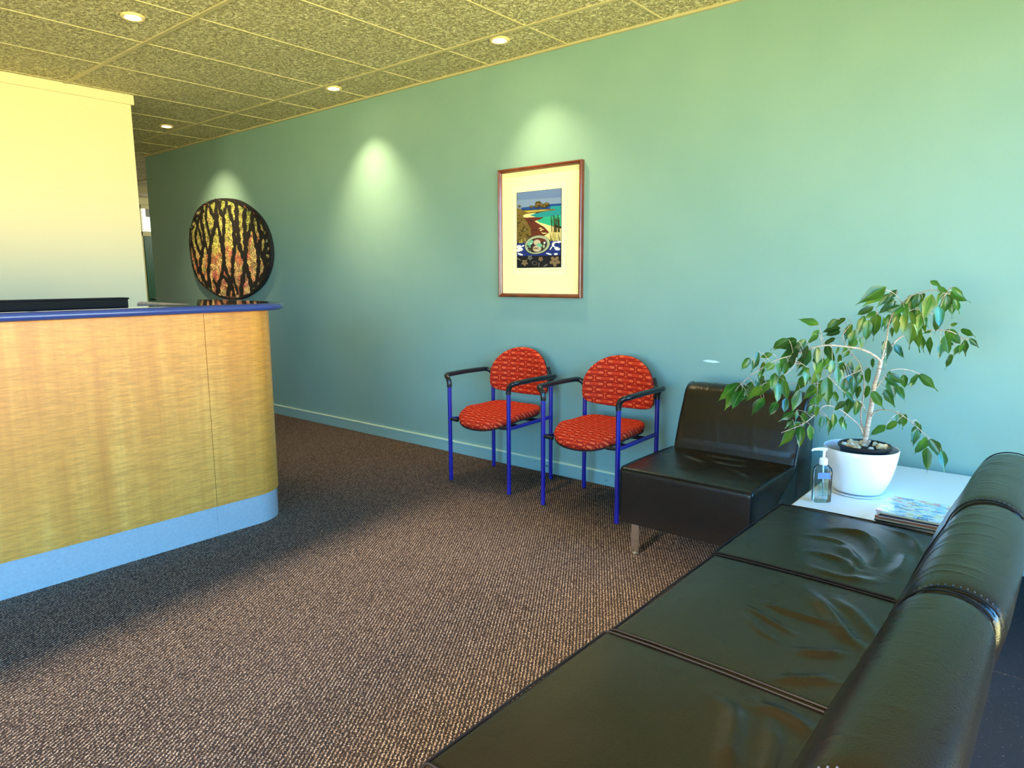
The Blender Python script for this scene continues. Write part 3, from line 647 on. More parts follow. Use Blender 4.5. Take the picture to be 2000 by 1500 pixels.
# seat block outline (d, z): front face, rounded nose, top, rear, bottom
def seat_profile():
    nose = arc2(.020, .398, .020, 180, 92, 6)
    P = [(0, .172), (0, .30)]+nose+[(.12, .420), (.25, .421), (.40, .419), (.545, .414), (.545, .172)]
    return P
def back_profile(tuck=1):
    rear = [(.728, .50), (.692, .30), (.668, .175)] if tuck else [(.752, .50), (.752, .30), (.750, .175)]
    crown = [tuple(p_) for p_ in catmull([(.596, .640), (.608, .672), (.628, .700), (.655, .716), (.688, .7205), (.718, .714), (.742, .697), (.753, .672), (.755, .640)], 3)]
    return [(.515, .175), (.512, .30), (.508, .41), (.528, .47), (.558, .555)]+crown+rear
RIM = 0
def module(name, loc, rz, label, group, ridges, w=.596, seed=1, fine=1.0, sag=(.3, .3), tuck=1):
    """local x = across (0..w), local y = depth from the front edge; category sofa module"""
    t = empty(name, loc, label, 'sofa', group, rz); rs = np.random.RandomState(seed)
    NWR = 34; cs = rs.uniform(.05, w-.07, NWR); am = rs.uniform(.3, 1, NWR)*.0011*fine; ph = rs.uniform(-.9, .9, NWR); wd_ = rs.uniform(.0025, .0055, NWR)
    def dseat(u, d, z):
        m = (z > .40).astype(float)
        h = -.006*np.exp(-(((u-sag[0])/.16)**2+((d-sag[1])/.15)**2))
        h += .004*np.clip(1-((u-w/2)/(w/2))**2, 0, 1)*np.clip(d/.1, 0, 1)
        for pl, a, ww in ridges: h = h+ridge(u, d, pl, a*1.7, ww)
        return h*m
    def dback(u, d, z):
        m = (z > .45).astype(float); h = np.zeros(len(u))
        for c, a, p_, w_ in zip(cs, am, ph, wd_): h = h+a*np.exp(-((u-c-p_*.022*np.sin(d*26+p_*4))/w_)**2)*np.clip(1.4-abs(d-.625-p_*.05)/.05, 0, 1)
        h += .004*np.clip(1-((u-w/2)/(w/2))**4, 0, 1)-.006*np.exp(-((u/.022)**2))-.006*np.exp(-(((w-u)/.026)**2))
        for q_ in range(5): h = h+.0016*fine*np.exp(-((u-.12-q_*.09+.25*(z-.5))/.014)**2)*(z > .44)*(z < .60)*(d < .6)*(q_ % 2)
        return h*m
    sp = resample(seat_profile(), .009); o1 = sweep(sp, w, 84, dseat).build('seat', 'leather', t, smooth=True, angle=75)
    bp = resample(back_profile(tuck), .010); o2 = sweep(bp, w, 260, dback, r=.018).build('backrest', 'leather', t, smooth=True, angle=75)
    # piping along the seat edges and nose, welt and stitches on the backrest ends
    for u in (.006, w-.006):
        k = MB(); k.tube([(u, a, b) for a, b in [(-.001, .20), (-.001, .38)]+arc2(.020, .398, .0215, 180, 92, 5)+[(.12, .4225), (.30, .4225), (.50, .418)]], .0026, 6); k.build('seat_piping', 'piping', t, smooth=True)
    k = MB(); k.tube([(.006, .004, .413), (w*.5, .004, .416), (w-.006, .004, .413)], .0030, 6); k.build('seat_piping', 'piping', t, smooth=True)
    bpn = [p for p in back_profile(tuck) if p[1] > .52]
    for u in (.008, w-.008):
        k = MB(); k.tube([(u, a, b) for a, b in [(.520, .445)]+[q_ for q_ in bpn if not (q_[0] > .7 and q_[1] < .685)]], .0019, 6); k.build('backrest_welt', 'piping', t, smooth=True)
    P = resample([p_ for p_ in back_profile(tuck) if p_[1] > .69], .0075)
    P = P[:P.index(max(P, key=lambda q: q[0]))+1]; k = MB()
    for a, b in P: k.box((w-.0235, a-.0012, b-.003), (w-.0215, a+.0012, b+.0004))
    st = k.build('backrest_stitching', 'stitch', t); st['kind'] = 'stuff'
    for u in (.022, w-.062):
        for d in (.075, .640):
            k = MB(); k.box((u, d, .010), (u+.040, d+.009, .172)); k.lathe([(0, 0), (.013, 0), (.013, .010), (0, .010)], (u+.02, d+.0045, 0), 14); k.build('leg', 'chrome', t, bevel=.0015)
    for d in (.075, .640):
        k = MB(); k.box((.022, d, .160), (w-.022, d+.009, .172)); k.build('leg_rail', 'chrome', t, bevel=.0015)
    return t
G = 'dark leather modular seats'
XF = -.822
def L(pl): return [(2.530-y-.0, x-XF) for x, y in pl]
def Lm(pl, y_top): return [(y_top-y, x-XF) for x, y in pl]
# rz=-90deg: local x -> -Y, local y -> +X
rC = [(Lm(pl, 2.530), a, w_) for pl, a, w_ in (
 ([(-0.63, 2.305), (-0.566, 2.358), (-0.489, 2.361), (-0.427, 2.247), (-0.412, 2.114)], .009, .016),
 ([(-0.602, 2.106), (-0.53, 2.114), (-0.474, 2.087), (-0.429, 1.989)], .006, .014),
 ([(-0.535, 2.24), (-0.477, 2.157), (-0.436, 2.072)], .008, .018),
 ([(-0.571, 2.0), (-0.458, 1.986), (-0.375, 2.034)], .004, .014),
 ([(-0.465, 2.50), (-0.37, 2.428), (-0.322, 2.308)], .005, .012),
 ([(-0.64, 2.24), (-0.56, 2.26), (-0.50, 2.23)], .004, .010),
 ([(-0.36, 2.30), (-0.35, 2.18), (-0.36, 2.08)], .005, .014))]
rB = [(Lm(pl, 1.930), a, w_) for pl, a, w_ in (
 ([(-0.528, 1.847), (-0.442, 1.749), (-0.368, 1.647), (-0.306, 1.611)], .010, .018),
 ([(-0.457, 1.846), (-0.376, 1.768), (-0.308, 1.667)], .006, .014),
 ([(-0.591, 1.699), (-0.521, 1.684), (-0.436, 1.686), (-0.393, 1.657)], .006, .010),
 ([(-0.627, 1.652), (-0.504, 1.598), (-0.451, 1.579)], .004, .010),
 ([(-0.45, 1.507), (-0.394, 1.539), (-0.353, 1.587)], .006, .014),
 ([(-0.443, 1.36), (-0.397, 1.407), (-0.331, 1.461)], .005, .014),
 ([(-0.60, 1.62), (-0.54, 1.55), (-0.47, 1.52)], .003, .010))]
rA = [(Lm(pl, 1.330), a, w_) for pl, a, w_ in (
 ([(-0.50, 1.24), (-0.45, 1.197), (-0.42, 1.10), (-0.395, 1.02)], .008, .018),
 ([(-0.438, 1.26), (-0.37, 1.263), (-0.314, 1.24)], .006, .016),
 ([(-0.40, 1.25), (-0.36, 1.15), (-0.34, 1.02)], .006, .014))]
module('modular_seat', (XF, 2.530, 0), -PI/2, 'dark leather sofa module beside the white table, seat deeply creased', G, rC, seed=3, sag=(.30, .36))
module('modular_seat', (XF+.007, 1.930, 0), -PI/2, 'dark leather sofa module in the middle of the row of three', G, rB, seed=5, sag=(.28, .36))
module('modular_seat', (XF, 1.330, 0), -PI/2, 'dark leather sofa module nearest the viewer, with smooth pebbled backrest', G, rA, seed=8, fine=.25, sag=(.28, .36))
rD = [([(.10, .40), (.20, .33), (.30, .30)], .004, .012), ([(.25, .38), (.35, .34), (.48, .36)], .004, .012), ([(.18, .45), (.30, .43), (.45, .45)], .005, .012), ([(.40, .28), (.47, .22), (.52, .18)], .003, .010)]
module('modular_seat', (-1.536, 2.585, 0), 0, 'single black leather seat on chrome legs against the green wall', G, rD, seed=11, fine=.4, sag=(.3, .32), tuck=0)

# ------------------------------------------------------------------ white table and what stands on it
tb = empty('side_table', (-.475, 3.03, 0), 'low white laminate corner table between the leather seats', 'table')
k = MB(); k.box((-.320, -.44, .362), (.310, .425, .400)); o = k.build('tabletop', ['table'], tb, bevel=.002)
k = MB(); k.box((-.3215, -.4425, .3625), (.3115, -.440, .3985)); k.box((-.3225, -.44, .3625), (-.320, .425, .3985)); k.build('edge_banding', 'tedge', tb)
for sx_ in (-1, 1):
    for sy_ in (-1, 1):
        k = MB(); k.box((sx_*.28-.02, sy_*.39-.02, 0), (sx_*.28+.02, sy_*.39+.02, .362)); k.build('leg', 'table', tb, bevel=.002)
PXc, PYc = -.645, 2.925
sc = MB(); sc.lathe([(0, .0), (.098, 0), (.104, .003), (.104, .006), (.096, .0055), (0, .005)], (PXc, PYc, .4005)); tag(sc.build('saucer', 'glaze', None, smooth=True), 'shallow white saucer under the planter on the white table', 'saucer')
k = MB(); k.lathe([(0, .0), (.080, 0), (.090, .004), (.108, .045), (.122, .090), (.131, .135), (.136, .172), (.1345, .1755), (.131, .174), (.126, .135), (.116, .090), (.100, .045), (.083, .010), (0, .008)], (PXc, PYc, .4075)); tag(k.build('planter', 'glaze', None, smooth=True), 'white glazed bowl planter holding the weeping fig', 'planter')
fic = empty('weeping_fig', (PXc+.012, PYc+.005, .44), 'weeping fig tree in a black nursery pot inside the white planter', 'potted plant')
FO = Vector((PXc+.012, PYc+.005, .44))
k = MB(); k.lathe([(0, -.018), (.070, -.018), (.078, .05), (.090, .142), (.096, .143), (.097, .152), (.094, .155), (.088, .153), (.086, .140), (0, .136)], (0, 0, 0)); k.build('nursery_pot', 'pot', fic, smooth=True)
k = MB(); k.lathe([(.087, .136), (.06, .139), (.03, .142), (.001, .144)], (0, 0, 0), 40); k.build('soil', 'soil', fic, smooth=True, fixn=False)
rc = random.Random(4); k = MB()
for i in range(58):
    a = rc.uniform(0, 2*PI); r_ = .080*math.sqrt(rc.random())
    if i < 40: a = rc.uniform(PI*.70, PI*1.45)
    c = Vector((r_*math.cos(a), r_*math.sin(a), .146+rc.uniform(0, .008))); s_ = rc.uniform(.008, .017)
    if i in (50, 51, 52): c = Vector((.060, -.005+.01*(i-51), .156)); s_ = .022
    m_ = Matrix.Rotation(rc.uniform(0, PI), 3, 'Z') @ Matrix.Rotation(rc.uniform(-.5, .5), 3, 'X')
    vs = [c+m_ @ Vector((dx*s_*(1 if dz < 0 else .7), dy*s_*.45*(1+.3*dx), dz*s_*.22)) for dz in (-1, 1) for dx, dy in ((-1, -.6), (-.3, -1), (1, -.7), (.8, .8), (-.5, 1))]
    k.add(vs, [(4, 3, 2, 1, 0), (5, 6, 7, 8, 9)]+[(j, (j+1) % 5, 5+(j+1) % 5, 5+j) for j in range(5)])
ch = k.build('bark_chips', 'chip', fic); ch['kind'] = 'stuff'
BR= [[[[-0.6371,2.945,0.5789],[-0.6346,2.945,0.62],[-0.629,2.945,0.69],[-0.6226,2.945,0.748],[-0.622,2.945,0.7765],[-0.6179,2.945,0.8278],[-0.6084,2.945,0.8737],[-0.6018,2.945,0.9244]],0.0105,0.007],[[[-0.6018,2.945,0.9244],[-0.6263,2.9228,0.9497],[-0.6681,2.9006,0.9711],[-0.7143,2.8783,0.9784],[-0.7608,2.8561,0.983],[-0.8072,2.8339,0.9764],[-0.8746,2.8117,0.9457],[-0.955,2.7894,0.9135],[-1.031,2.7672,0.8573],[-1.0678,2.745,0.8152]],0.006,0.0016],[[[-0.6018,2.945,0.9244],[-0.5858,2.9625,0.9628],[-0.5714,2.98,0.9899],[-0.5472,2.9975,1.0175],[-0.4984,3.015,1.0352],[-0.4544,3.0325,1.0443],[-0.4009,3.05,1.0429],[-0.3554,3.0675,1.017],[-0.3205,3.085,1.0069]],0.005,0.0014],[[[-0.5997,2.945,0.9301],[-0.5851,2.9317,1.0092],[-0.5793,2.9183,1.07],[-0.5565,2.905,1.1249],[-0.5106,2.8917,1.1735],[-0.4421,2.8783,1.1976],[-0.3954,2.865,1.1857]],0.004,0.0013],[[[-0.6354,2.945,0.6315],[-0.6557,2.955,0.6675],[-0.6636,2.965,0.7114],[-0.6618,2.975,0.768],[-0.6627,2.985,0.8244],[-0.6791,2.995,0.8794],[-0.6998,3.005,0.9173],[-0.7249,3.015,0.9378],[-0.7511,3.025,0.9704],[-0.767,3.035,1.0098],[-0.74,3.045,1.057]],0.005,0.0014],[[[-0.6453,2.945,0.6242],[-0.6496,2.9079,0.6648],[-0.6686,2.8707,0.697],[-0.7083,2.8336,0.7375],[-0.7515,2.7964,0.7549],[-0.7758,2.7593,0.7238],[-0.8102,2.7221,0.686],[-0.8772,2.685,0.6493]],0.004,0.0014],[[[-0.6243,2.945,0.6963],[-0.6074,2.9283,0.7267],[-0.5797,2.9117,0.741],[-0.5274,2.895,0.7415],[-0.4748,2.8783,0.7153],[-0.4228,2.8617,0.6767],[-0.3675,2.845,0.6349]],0.0035,0.0013],[[[-0.6121,2.945,0.8171],[-0.5856,2.97,0.8672],[-0.5672,2.995,0.8885],[-0.5226,3.02,0.8895],[-0.4818,3.045,0.8734]],0.003,0.0012],[[[-0.5372,2.895,1.1468],[-0.5586,2.87,1.1838],[-0.5828,2.845,1.1971]],0.0015,0.0011],[[[-0.6691,2.905,0.9706],[-0.6661,2.945,1.0151],[-0.6529,2.985,1.0636],[-0.6441,3.025,1.1069]],0.003,0.0013],[[[-0.6746,2.975,0.8819],[-0.7214,2.9375,0.8534],[-0.7634,2.9,0.8309],[-0.8339,2.8625,0.826],[-0.9054,2.825,0.8209]],0.003,0.0012],[[[-0.6411,2.945,0.7172],[-0.6525,2.915,0.7603],[-0.6719,2.885,0.7737],[-0.7079,2.855,0.8078],[-0.7555,2.825,0.8631]],0.003,0.0012],[[[-0.8756,2.815,0.9454],[-0.8723,2.7775,0.9037],[-0.8912,2.74,0.8722],[-0.9214,2.7025,0.8512],[-0.9626,2.665,0.8293]],0.002,0.0011],[[[-0.5147,2.915,1.1729],[-0.4849,2.8917,1.1376],[-0.4599,2.8683,1.0979],[-0.4498,2.845,1.0739]],0.002,0.0011]]
LV= [[-0.587,2.855,1.197,-0.653,2.842,1.144],[-0.576,2.885,1.184,-0.612,2.867,1.138],[-0.563,2.9,1.167,-0.597,2.883,1.117],[-0.531,2.852,1.141,-0.578,2.848,1.119],[-0.514,2.937,1.18,-0.544,2.928,1.119],[-0.467,2.916,1.184,-0.505,2.923,1.147],[-0.44,2.87,1.185,-0.458,2.873,1.098],[-0.425,2.875,1.21,-0.385,2.867,1.188],[-0.374,2.823,1.209,-0.336,2.827,1.173],[-0.41,2.848,1.176,-0.413,2.831,1.141],[-0.398,2.884,1.185,-0.398,2.889,1.119],[-0.384,2.913,1.175,-0.379,2.919,1.108],[-0.374,2.901,1.18,-0.353,2.908,1.127],[-0.41,2.821,1.147,-0.399,2.804,1.071],[-0.478,2.856,1.129,-0.47,2.86,1.067],[-0.466,2.907,1.096,-0.453,2.89,1.048],[-0.64,2.992,1.111,-0.677,2.973,1.086],[-0.687,3.014,1.095,-0.706,3.003,1.015],[-0.634,2.98,1.103,-0.637,2.962,1.015],[-0.616,2.992,1.092,-0.614,2.973,1.049],[-0.587,2.969,1.105,-0.603,2.97,1.044],[-0.543,2.887,1.121,-0.557,2.892,1.062],[-0.519,2.861,1.117,-0.52,2.869,1.038],[-0.494,2.884,1.086,-0.497,2.876,0.997],[-0.503,2.847,1.123,-0.475,2.836,1.073],[-0.568,2.916,1.06,-0.564,2.917,1.022],[-0.59,2.957,1.007,-0.586,2.952,0.93],[-0.562,2.954,0.992,-0.526,2.95,0.946],[-0.492,3.005,1.031,-0.474,3.013,0.971],[-0.455,3.017,1.021,-0.452,3.027,0.958],[-0.417,3.066,1.047,-0.358,3.051,0.997],[-0.407,3.0,1.03,-0.386,2.987,0.963],[-0.422,3.031,0.995,-0.422,3.024,0.941],[-0.357,3.019,0.996,-0.377,3.028,0.954],[-0.347,3.035,1.014,-0.338,3.016,0.963],[-0.383,3.034,0.959,-0.398,3.022,0.908],[-0.371,3.099,1.046,-0.324,3.081,1.028],[-0.336,3.054,1.019,-0.304,3.053,0.989],[-0.397,3.047,1.062,-0.374,3.034,1.077],[-0.748,2.985,1.082,-0.799,2.972,1.041],[-0.745,3.066,1.056,-0.761,3.05,0.986],[-0.707,2.968,1.04,-0.719,2.95,0.972],[-0.766,2.994,1.03,-0.827,2.993,1.01],[-0.822,2.901,1.038,-0.85,2.884,0.999],[-0.819,2.884,1.06,-0.891,2.866,1.083],[-0.776,2.967,1.002,-0.824,2.967,0.976],[-0.782,2.855,0.985,-0.744,2.859,0.917],[-0.795,2.791,0.981,-0.793,2.797,0.913],[-0.852,2.833,1.002,-0.897,2.813,0.933],[-0.869,2.783,1.005,-0.95,2.792,0.968],[-0.847,2.861,0.966,-0.862,2.855,0.879],[-0.876,2.794,0.975,-0.932,2.797,0.868],[-0.903,2.801,0.916,-0.912,2.786,0.86],[-0.955,2.769,0.944,-1.005,2.766,0.929],[-0.992,2.716,0.938,-1.009,2.698,0.884],[-1.026,2.721,0.929,-1.057,2.716,0.881],[-0.994,2.788,0.908,-1.0,2.794,0.851],[-0.939,2.793,0.909,-0.933,2.774,0.871],[-0.962,2.778,0.908,-0.99,2.764,0.884],[-0.891,2.707,0.876,-0.881,2.704,0.799],[-0.908,2.695,0.848,-0.898,2.679,0.766],[-0.956,2.687,0.867,-0.969,2.683,0.821],[-1.009,2.759,0.837,-1.007,2.743,0.792],[-1.028,2.764,0.828,-1.062,2.76,0.76],[-1.073,2.734,0.822,-1.147,2.722,0.75],[-1.083,2.726,0.787,-1.122,2.727,0.713],[-1.051,2.719,0.797,-1.091,2.725,0.714],[-0.929,2.685,0.853,-0.972,2.665,0.789],[-1.008,2.747,0.78,-1.051,2.738,0.767],[-0.964,2.69,0.775,-0.995,2.69,0.711],[-0.902,2.692,0.77,-0.928,2.694,0.71],[-0.899,2.788,0.771,-0.899,2.772,0.713],[-0.853,2.803,0.806,-0.874,2.79,0.721],[-0.814,2.882,0.811,-0.858,2.871,0.761],[-0.838,2.809,0.898,-0.833,2.796,0.831],[-0.82,2.802,0.894,-0.863,2.791,0.863],[-0.777,2.813,0.924,-0.804,2.809,0.866],[-0.803,2.876,0.882,-0.829,2.865,0.82],[-0.742,2.861,0.905,-0.778,2.842,0.893],[-0.767,2.848,0.859,-0.756,2.841,0.754],[-0.73,2.838,0.903,-0.722,2.831,0.837],[-0.737,2.943,0.915,-0.729,2.933,0.865],[-0.723,2.995,0.911,-0.721,2.98,0.843],[-0.682,3.0,0.902,-0.704,2.986,0.844],[-0.645,2.956,0.895,-0.641,2.947,0.831],[-0.722,2.943,0.847,-0.72,2.928,0.78],[-0.695,2.947,0.855,-0.69,2.932,0.788],[-0.787,2.877,0.785,-0.836,2.866,0.741],[-0.8,2.848,0.782,-0.792,2.829,0.745],[-0.743,2.816,0.776,-0.749,2.811,0.742],[-0.77,2.752,0.759,-0.769,2.737,0.717],[-0.856,2.758,0.72,-0.908,2.753,0.685],[-0.85,2.772,0.73,-0.849,2.76,0.692],[-0.822,2.769,0.728,-0.826,2.774,0.681],[-0.822,2.743,0.687,-0.867,2.736,0.659],[-0.851,2.729,0.697,-0.875,2.726,0.665],[-0.838,2.722,0.66,-0.888,2.709,0.597],[-0.814,2.73,0.67,-0.817,2.718,0.598],[-0.777,2.698,0.692,-0.772,2.703,0.63],[-0.754,2.776,0.716,-0.759,2.766,0.666],[-0.735,2.764,0.72,-0.733,2.753,0.686],[-0.726,2.814,0.724,-0.726,2.822,0.666],[-0.706,2.862,0.708,-0.707,2.865,0.664],[-0.685,2.814,0.777,-0.726,2.82,0.737],[-0.682,2.861,0.787,-0.692,2.866,0.718],[-0.661,2.882,0.775,-0.669,2.891,0.711],[-0.7,2.864,0.807,-0.671,2.862,0.771],[-0.643,2.967,0.823,-0.653,2.959,0.771],[-0.62,2.916,0.809,-0.573,2.899,0.755],[-0.58,2.918,0.868,-0.524,2.916,0.835],[-0.57,2.946,0.86,-0.545,2.944,0.793],[-0.545,2.953,0.834,-0.51,2.938,0.784],[-0.571,2.964,0.886,-0.58,2.973,0.856],[-0.534,3.023,0.871,-0.529,3.03,0.817],[-0.488,3.037,0.874,-0.517,3.037,0.835],[-0.486,3.042,0.873,-0.422,3.023,0.826],[-0.573,2.977,0.811,-0.596,2.974,0.792],[-0.522,2.918,0.739,-0.514,2.909,0.689],[-0.517,2.876,0.71,-0.556,2.882,0.673],[-0.461,2.881,0.717,-0.442,2.874,0.693],[-0.455,2.91,0.685,-0.461,2.891,0.628],[-0.418,2.866,0.668,-0.434,2.866,0.637],[-0.417,2.891,0.656,-0.456,2.901,0.594],[-0.402,2.82,0.671,-0.362,2.813,0.621],[-0.41,2.863,0.63,-0.407,2.869,0.543],[-0.368,2.854,0.628,-0.35,2.837,0.565],[-0.719,2.964,0.954,-0.743,2.961,0.93],[-0.67,2.898,1.018,-0.663,2.899,0.974],[-0.636,2.971,0.931,-0.633,2.969,0.892],[-0.622,2.982,0.846,-0.616,2.964,0.809],[-0.752,2.923,0.973,-0.761,2.925,0.943],[-0.694,2.957,1.002,-0.716,2.952,0.961],[-0.45,3.004,1.044,-0.477,3.004,1.034],[-0.39,3.104,0.985,-0.414,3.099,1.006],[-0.75,2.943,0.942,-0.751,2.939,0.897],[-0.667,2.946,0.869,-0.673,2.937,0.829],[-0.497,2.891,1.179,-0.507,2.893,1.116],[-0.478,2.919,1.163,-0.484,2.904,1.09],[-0.54,2.859,1.09,-0.54,2.853,1.038],[-0.533,2.871,1.153,-0.507,2.852,1.097],[-0.769,2.876,0.936,-0.793,2.878,0.888],[-0.805,2.797,0.94,-0.798,2.802,0.885],[-0.862,2.845,0.932,-0.882,2.846,0.879],[-0.743,2.87,0.802,-0.729,2.866,0.759],[-0.678,2.983,0.817,-0.683,2.975,0.766],[-0.789,2.874,0.843,-0.805,2.881,0.795],[-0.838,2.852,0.859,-0.831,2.853,0.83],[-0.525,2.961,1.064,-0.502,2.961,1.017],[-0.723,2.874,0.889,-0.724,2.868,0.838]]
def loc_(p): return Vector(p)-FO
allp = []
for bi, (pts, r0, r1) in enumerate(BR):
    P = [Vector(tuple(p)) for p in catmull([tuple(loc_(p)) for p in pts], 6)]; n_ = len(P)
    if bi == 0: P = [P[0]-Vector((0, 0, .02))]+P; n_ += 1
    R = [(1 if bi == 0 else .78)*r0+(r1-(1 if bi == 0 else .78)*r0)*(i/(n_-1))**.8 for i in range(n_)]
    if bi == 0: R[0] *= 1.6; R[1] *= 1.5; R[2] *= 1.35; R[3] *= 1.2
    k = MB(); k.tube(P, R, 10 if bi == 0 else 7)
    if bi == 0: k.tube([P[1]+Vector((.006, 0, .004)), P[1]+Vector((.018, -.004, .030))], [.006, .0055], 8)
    k.build('trunk' if bi == 0 else 'branch', 'bark', fic, smooth=True); allp += P
AP = np.array([tuple(p) for p in allp])
k = MB(); tw = MB(); rl = random.Random(12); uvs = []
cam_p = Vector((0, 0, 1.25))-FO
LV2 = []
for q_ in LV:
    LV2.append(q_)
    if rl.random() < .50:
        dx, dz, dy = rl.uniform(-.035, .035), rl.uniform(-.02, .03), rl.uniform(-.06, .06)
        LV2.append([q_[0]+dx, q_[1]+dy, q_[2]+dz, q_[3]+dx+rl.uniform(-.02, .02), q_[4]+dy, q_[5]+dz+rl.uniform(-.01, .01)])
for a0, a1, a2, b0, b1, b2 in LV2:
    b = loc_((a0, a1, a2)); e_ = loc_((b0, b1, b2)); ax = e_-b; Ln = ax.length*1.12; ax.normalize()
    view = (cam_p-b).normalized(); side = ax.cross(view).normalized(); nrm = side.cross(ax).normalized()
    tw_a = rl.uniform(-.7, .7); side = (side*math.cos(tw_a)+nrm*math.sin(tw_a)).normalized(); nrm = side.cross(ax).normalized()
    if nrm.z < 0 and rl.random() < .6: pass
    W_ = Ln*rl.uniform(.18, .23); curl = rl.uniform(-.15, .10); NS = 12; base = len(k.v); vs = []; fs = []
    for i in range(NS+1):
        t = i/NS
        w_ = W_*(math.sin(PI*min(1, t/.86)**.82)**.9 if t < .86 else 0)
        if t > .72: w_ = max(w_ if t < .86 else 0, W_*.10*(1-t)/.28+.0004)
        cen = b+ax*(Ln*t)+nrm*(curl*Ln*math.sin(PI*t)*.6)+Vector((0, 0, -1))*(.06*Ln*t*t)
        wav = .08*W_*math.sin(t*14+a0*50)
        for s_, lift in ((-1, .22), (-.5, .07), (0, 0), (.5, .07), (1, .22)):
            vs.append(cen+side*(w_*s_+wav*(abs(s_) > .9)*s_)+nrm*(w_*lift)); uvs.append((.5+s_*.5, t))
    for i in range(NS):
        for j in range(4): fs.append((i*5+j, i*5+j+1, (i+1)*5+j+1, (i+1)*5+j))
    k.add(vs, fs)
    j = np.argmin(((AP-np.array(tuple(b)))**2).sum(1)); q_ = Vector(AP[j]); dd = (b-q_).length
    if dd < .11:
        mid = (b+q_)/2+Vector((0, 0, dd*.12)); tw.tube([q_, mid, b, b+ax*.004], [.0011, .0009, .0008, .0006], 5)
fo = k.build('foliage', 'leaf', fic, smooth=True, fixn=False, angle=180)
uvl = fo.data.uv_layers.new(name='UVMap')
for l in fo.data.loops: uvl.data[l.index].uv = uvs[l.vertex_index]
tw.build('twigs', 'bark', fic, smooth=True)

# hand sanitiser
sb_ = empty('sanitiser_bottle', (-.722, 2.705, .4005), 'clear pump bottle of hand sanitiser beside the white planter', 'bottle')
sb_.rotation_euler = (0, 0, math.radians(38))
def rr_ring(hx, hy, r, n=5):
    out = []
    for cx, cy, a0 in ((hx-r, hy-r, 0), (-hx+r, hy-r, PI/2), (-hx+r, -hy+r, PI), (hx-r, -hy+r, 1.5*PI)): out += [(cx+r*math.cos(a0+PI/2*i/n), cy+r*math.sin(a0+PI/2*i/n)) for i in range(n+1)]
    return out
def loft(levels, caps=True):
    k = MB(); vs = []; m_ = 0
    for z, hx, hy, r in levels:
        rg = rr_ring(hx, hy, r); m_ = len(rg); vs += [(x, y, z) for x, y in rg]
    fs = []
    for i in range(len(levels)-1):
        for j in range(m_): fs.append((i*m_+j, i*m_+(j+1) % m_, (i+1)*m_+(j+1) % m_, (i+1)*m_+j))
    if caps: fs += [tuple(range(m_-1, -1, -1)), tuple((len(levels)-1)*m_+j for j in range(m_))]
    k.add(vs, fs); return k
loft([(.0, .030, .018, .012), (.004, .033, .021, .014), (.06, .033, .021, .014), (.118, .033, .021, .014), (.132, .030, .019, .013), (.142, .020, .015, .012), (.147, .013, .013, .0125)]).build('bottle_body', 'bottle', sb_, smooth=True)
loft([(.003, .031, .019, .013), (.093, .031, .019, .013), (.094, .030, .018, .013)]).build('gel', 'gel', sb_, smooth=True)
k = MB(); k.lathe([(.0145, .144), (.0150, .147), (.0150, .166), (.0120, .170), (.008, .171), (.006, .172), (.0048, .174), (.0048, .196), (.009, .198), (.012, .204), (.010, .209), (0, .210)], n=24)
k.tube([(0, 0, .2035), (-.020, 0, .205), (-.040, 0, .203), (-.046, 0, .198)], [.007, .006, .0045, .004], 10); k.tube([(0, 0, .150), (.002, 0, .10), (.008, 0, .012)], .0025, 8); k.build('pump', 'pump', sb_, smooth=True)
k = MB(); k.box((-.024, -.0216, .024), (.024, -.0212, .080)); lb = k.build('label_film', 'wlabel', sb_)
k = MB(); k.box((-.026, -.0217, .094), (.020, -.0212, .118)); k.build('label_band', 'blabel', sb_)
k = MB()
for i in range(6): k.box((-.020, -.0221, .030+i*.0055), (.014-.006*(i % 3), -.0217, .0318+i*.0055))
k.add([(-.020, -.0221, .066), (-.017, -.0221, .066), (-.0135, -.0221, .079), (-.0165, -.0221, .079)], [(0, 1, 2, 3)]); k.add([(-.0100, -.0221, .066), (-.0070, -.0221, .066), (-.0125, -.0221, .079), (-.0150, -.0221, .079)], [(0, 1, 2, 3)]); k.box((-.017, -.0222, .070), (-.010, -.0218, .072))
k.build('label_print', 'glabel', sb_)

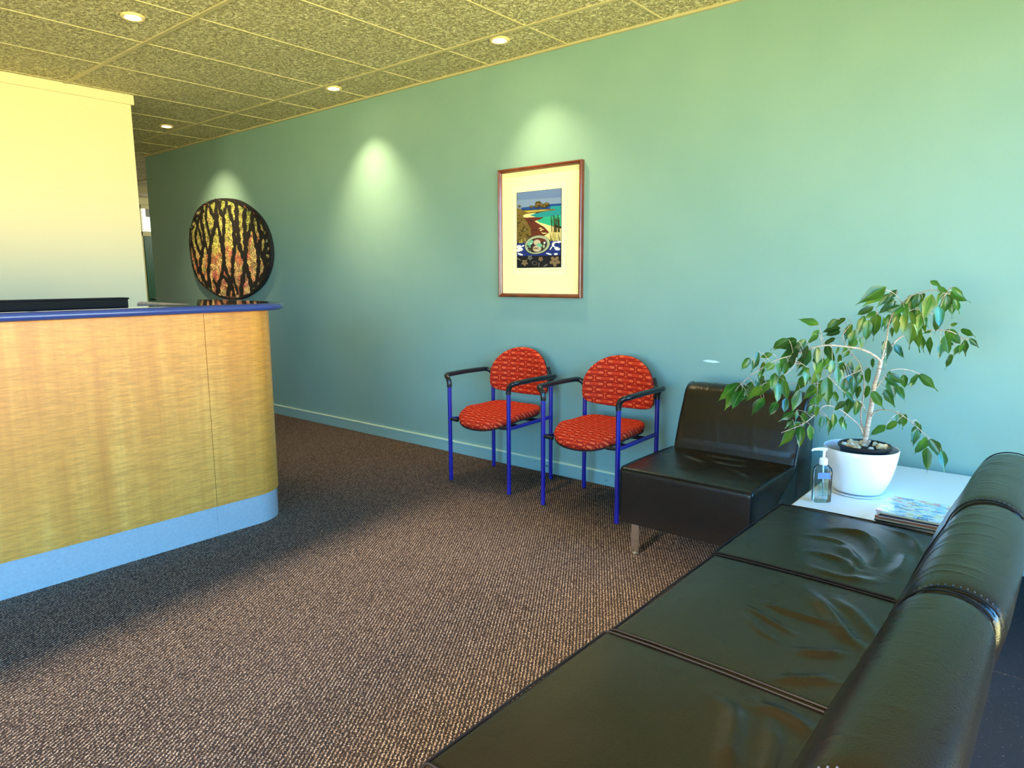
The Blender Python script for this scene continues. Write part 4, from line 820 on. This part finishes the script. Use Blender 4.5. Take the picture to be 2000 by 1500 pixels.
# magazines
def m_cover():
    n = NT('busy_magazine_cover'); c = n.coord(); v = n.new('ShaderNodeTexVoronoi'); n.l.new(n.coord(scale=(1, 1.6, 1)), v.inputs['Vector']); v.inputs['Scale'].default_value = 42
    p = n.ramp(n.xyz(v.outputs['Color'])[0], [(.0, (.05, .22, .45)), (.22, (.30, .68, .85)), (.45, (.75, .90, .95)), (.62, (.80, .85, .25)), (.75, (.85, .30, .30)), (.88, (.85, .9, .95)), (1, (.10, .14, .20))])
    f = n.noise(n.coord(scale=(1, 3, 1)), 120, 3, .8); p = n.mix(n.ramp(f, [(.52, (0, 0, 0)), (.60, (.8, .8, .8))]), p, (.93, .96, .98))
    n.P(col=p, rough=.18, coat=.5, croug=.08); return n.m
cov = m_cover()
cc = [plain('dark_red_cover', (.22, .03, .03), .3), plain('dark_cover', (.03, .03, .04), .3), plain('tan_cover', (.50, .34, .14), .3), plain('rust_cover', (.45, .10, .04), .3)]
z = .4008; rm = random.Random(2); TH = [.0048, .0062, .004, .0064, .0046, .006, .0052, .0056]
wd = ['lowest', 'second lowest', 'third from bottom', 'fourth from bottom', 'fourth from top', 'third from top', 'second from top']
for i, th in enumerate(TH):
    last = i == len(TH)-1
    lab = 'glossy magazine with busy blue and white cover on top of the pile' if last else 'closed magazine in the pile on the white table, %s' % wd[i]
    t = empty('magazine', (-.372+rm.uniform(-.006, .006)+(.008 if i > 3 else 0), 2.690+rm.uniform(-.008, .008), z), lab, 'magazine', 'magazines stacked on the white table', rm.uniform(-.05, .05))
    k = MB(); k.box((-.136, -.101, .0006), (.134, .103, th-.0006)); k.build('pages', 'paper', t)
    k = MB(); k.box((-.138, -.103, 0), (.136, .105, .0006)); k.box((-.138, -.103, th-.0006), (.136, .105, th)); k.box((-.138, -.1035, 0), (.136, -.103, th)) if i % 2 else k.box((-.138, .105, 0), (.136, .1055, th))
    k.build('cover', cov if last else cc[i % 4], t); z += th+.0002

# small scuff patches on the green wall and skirting
k = MB(); k.prism([(-1.575, .804), (-1.545, .811), (-1.50, .809), (-1.475, .801), (-1.51, .796), (-1.55, .798)], D-.0006, D+.001, axis=1); k.build('wall_scuff', 'scuff', bpy.data.objects['wall_back'])
k = MB()
for x_, z_, a, b in ((-2.62, .045, .03, .006), (-2.57, .030, .018, .005), (-2.16, .035, .012, .004), (-1.95, .03, .008, .004), (-2.70, .06, .01, .003)): k.prism([(x_, z_), (x_+a*.5, z_+b), (x_+a, z_), (x_+a*.6, z_-b*.6)], D-.0142, D-.011, axis=1)
k.build('dark_scuffs', 'darkmark', bpy.data.objects['baseboard_back'])
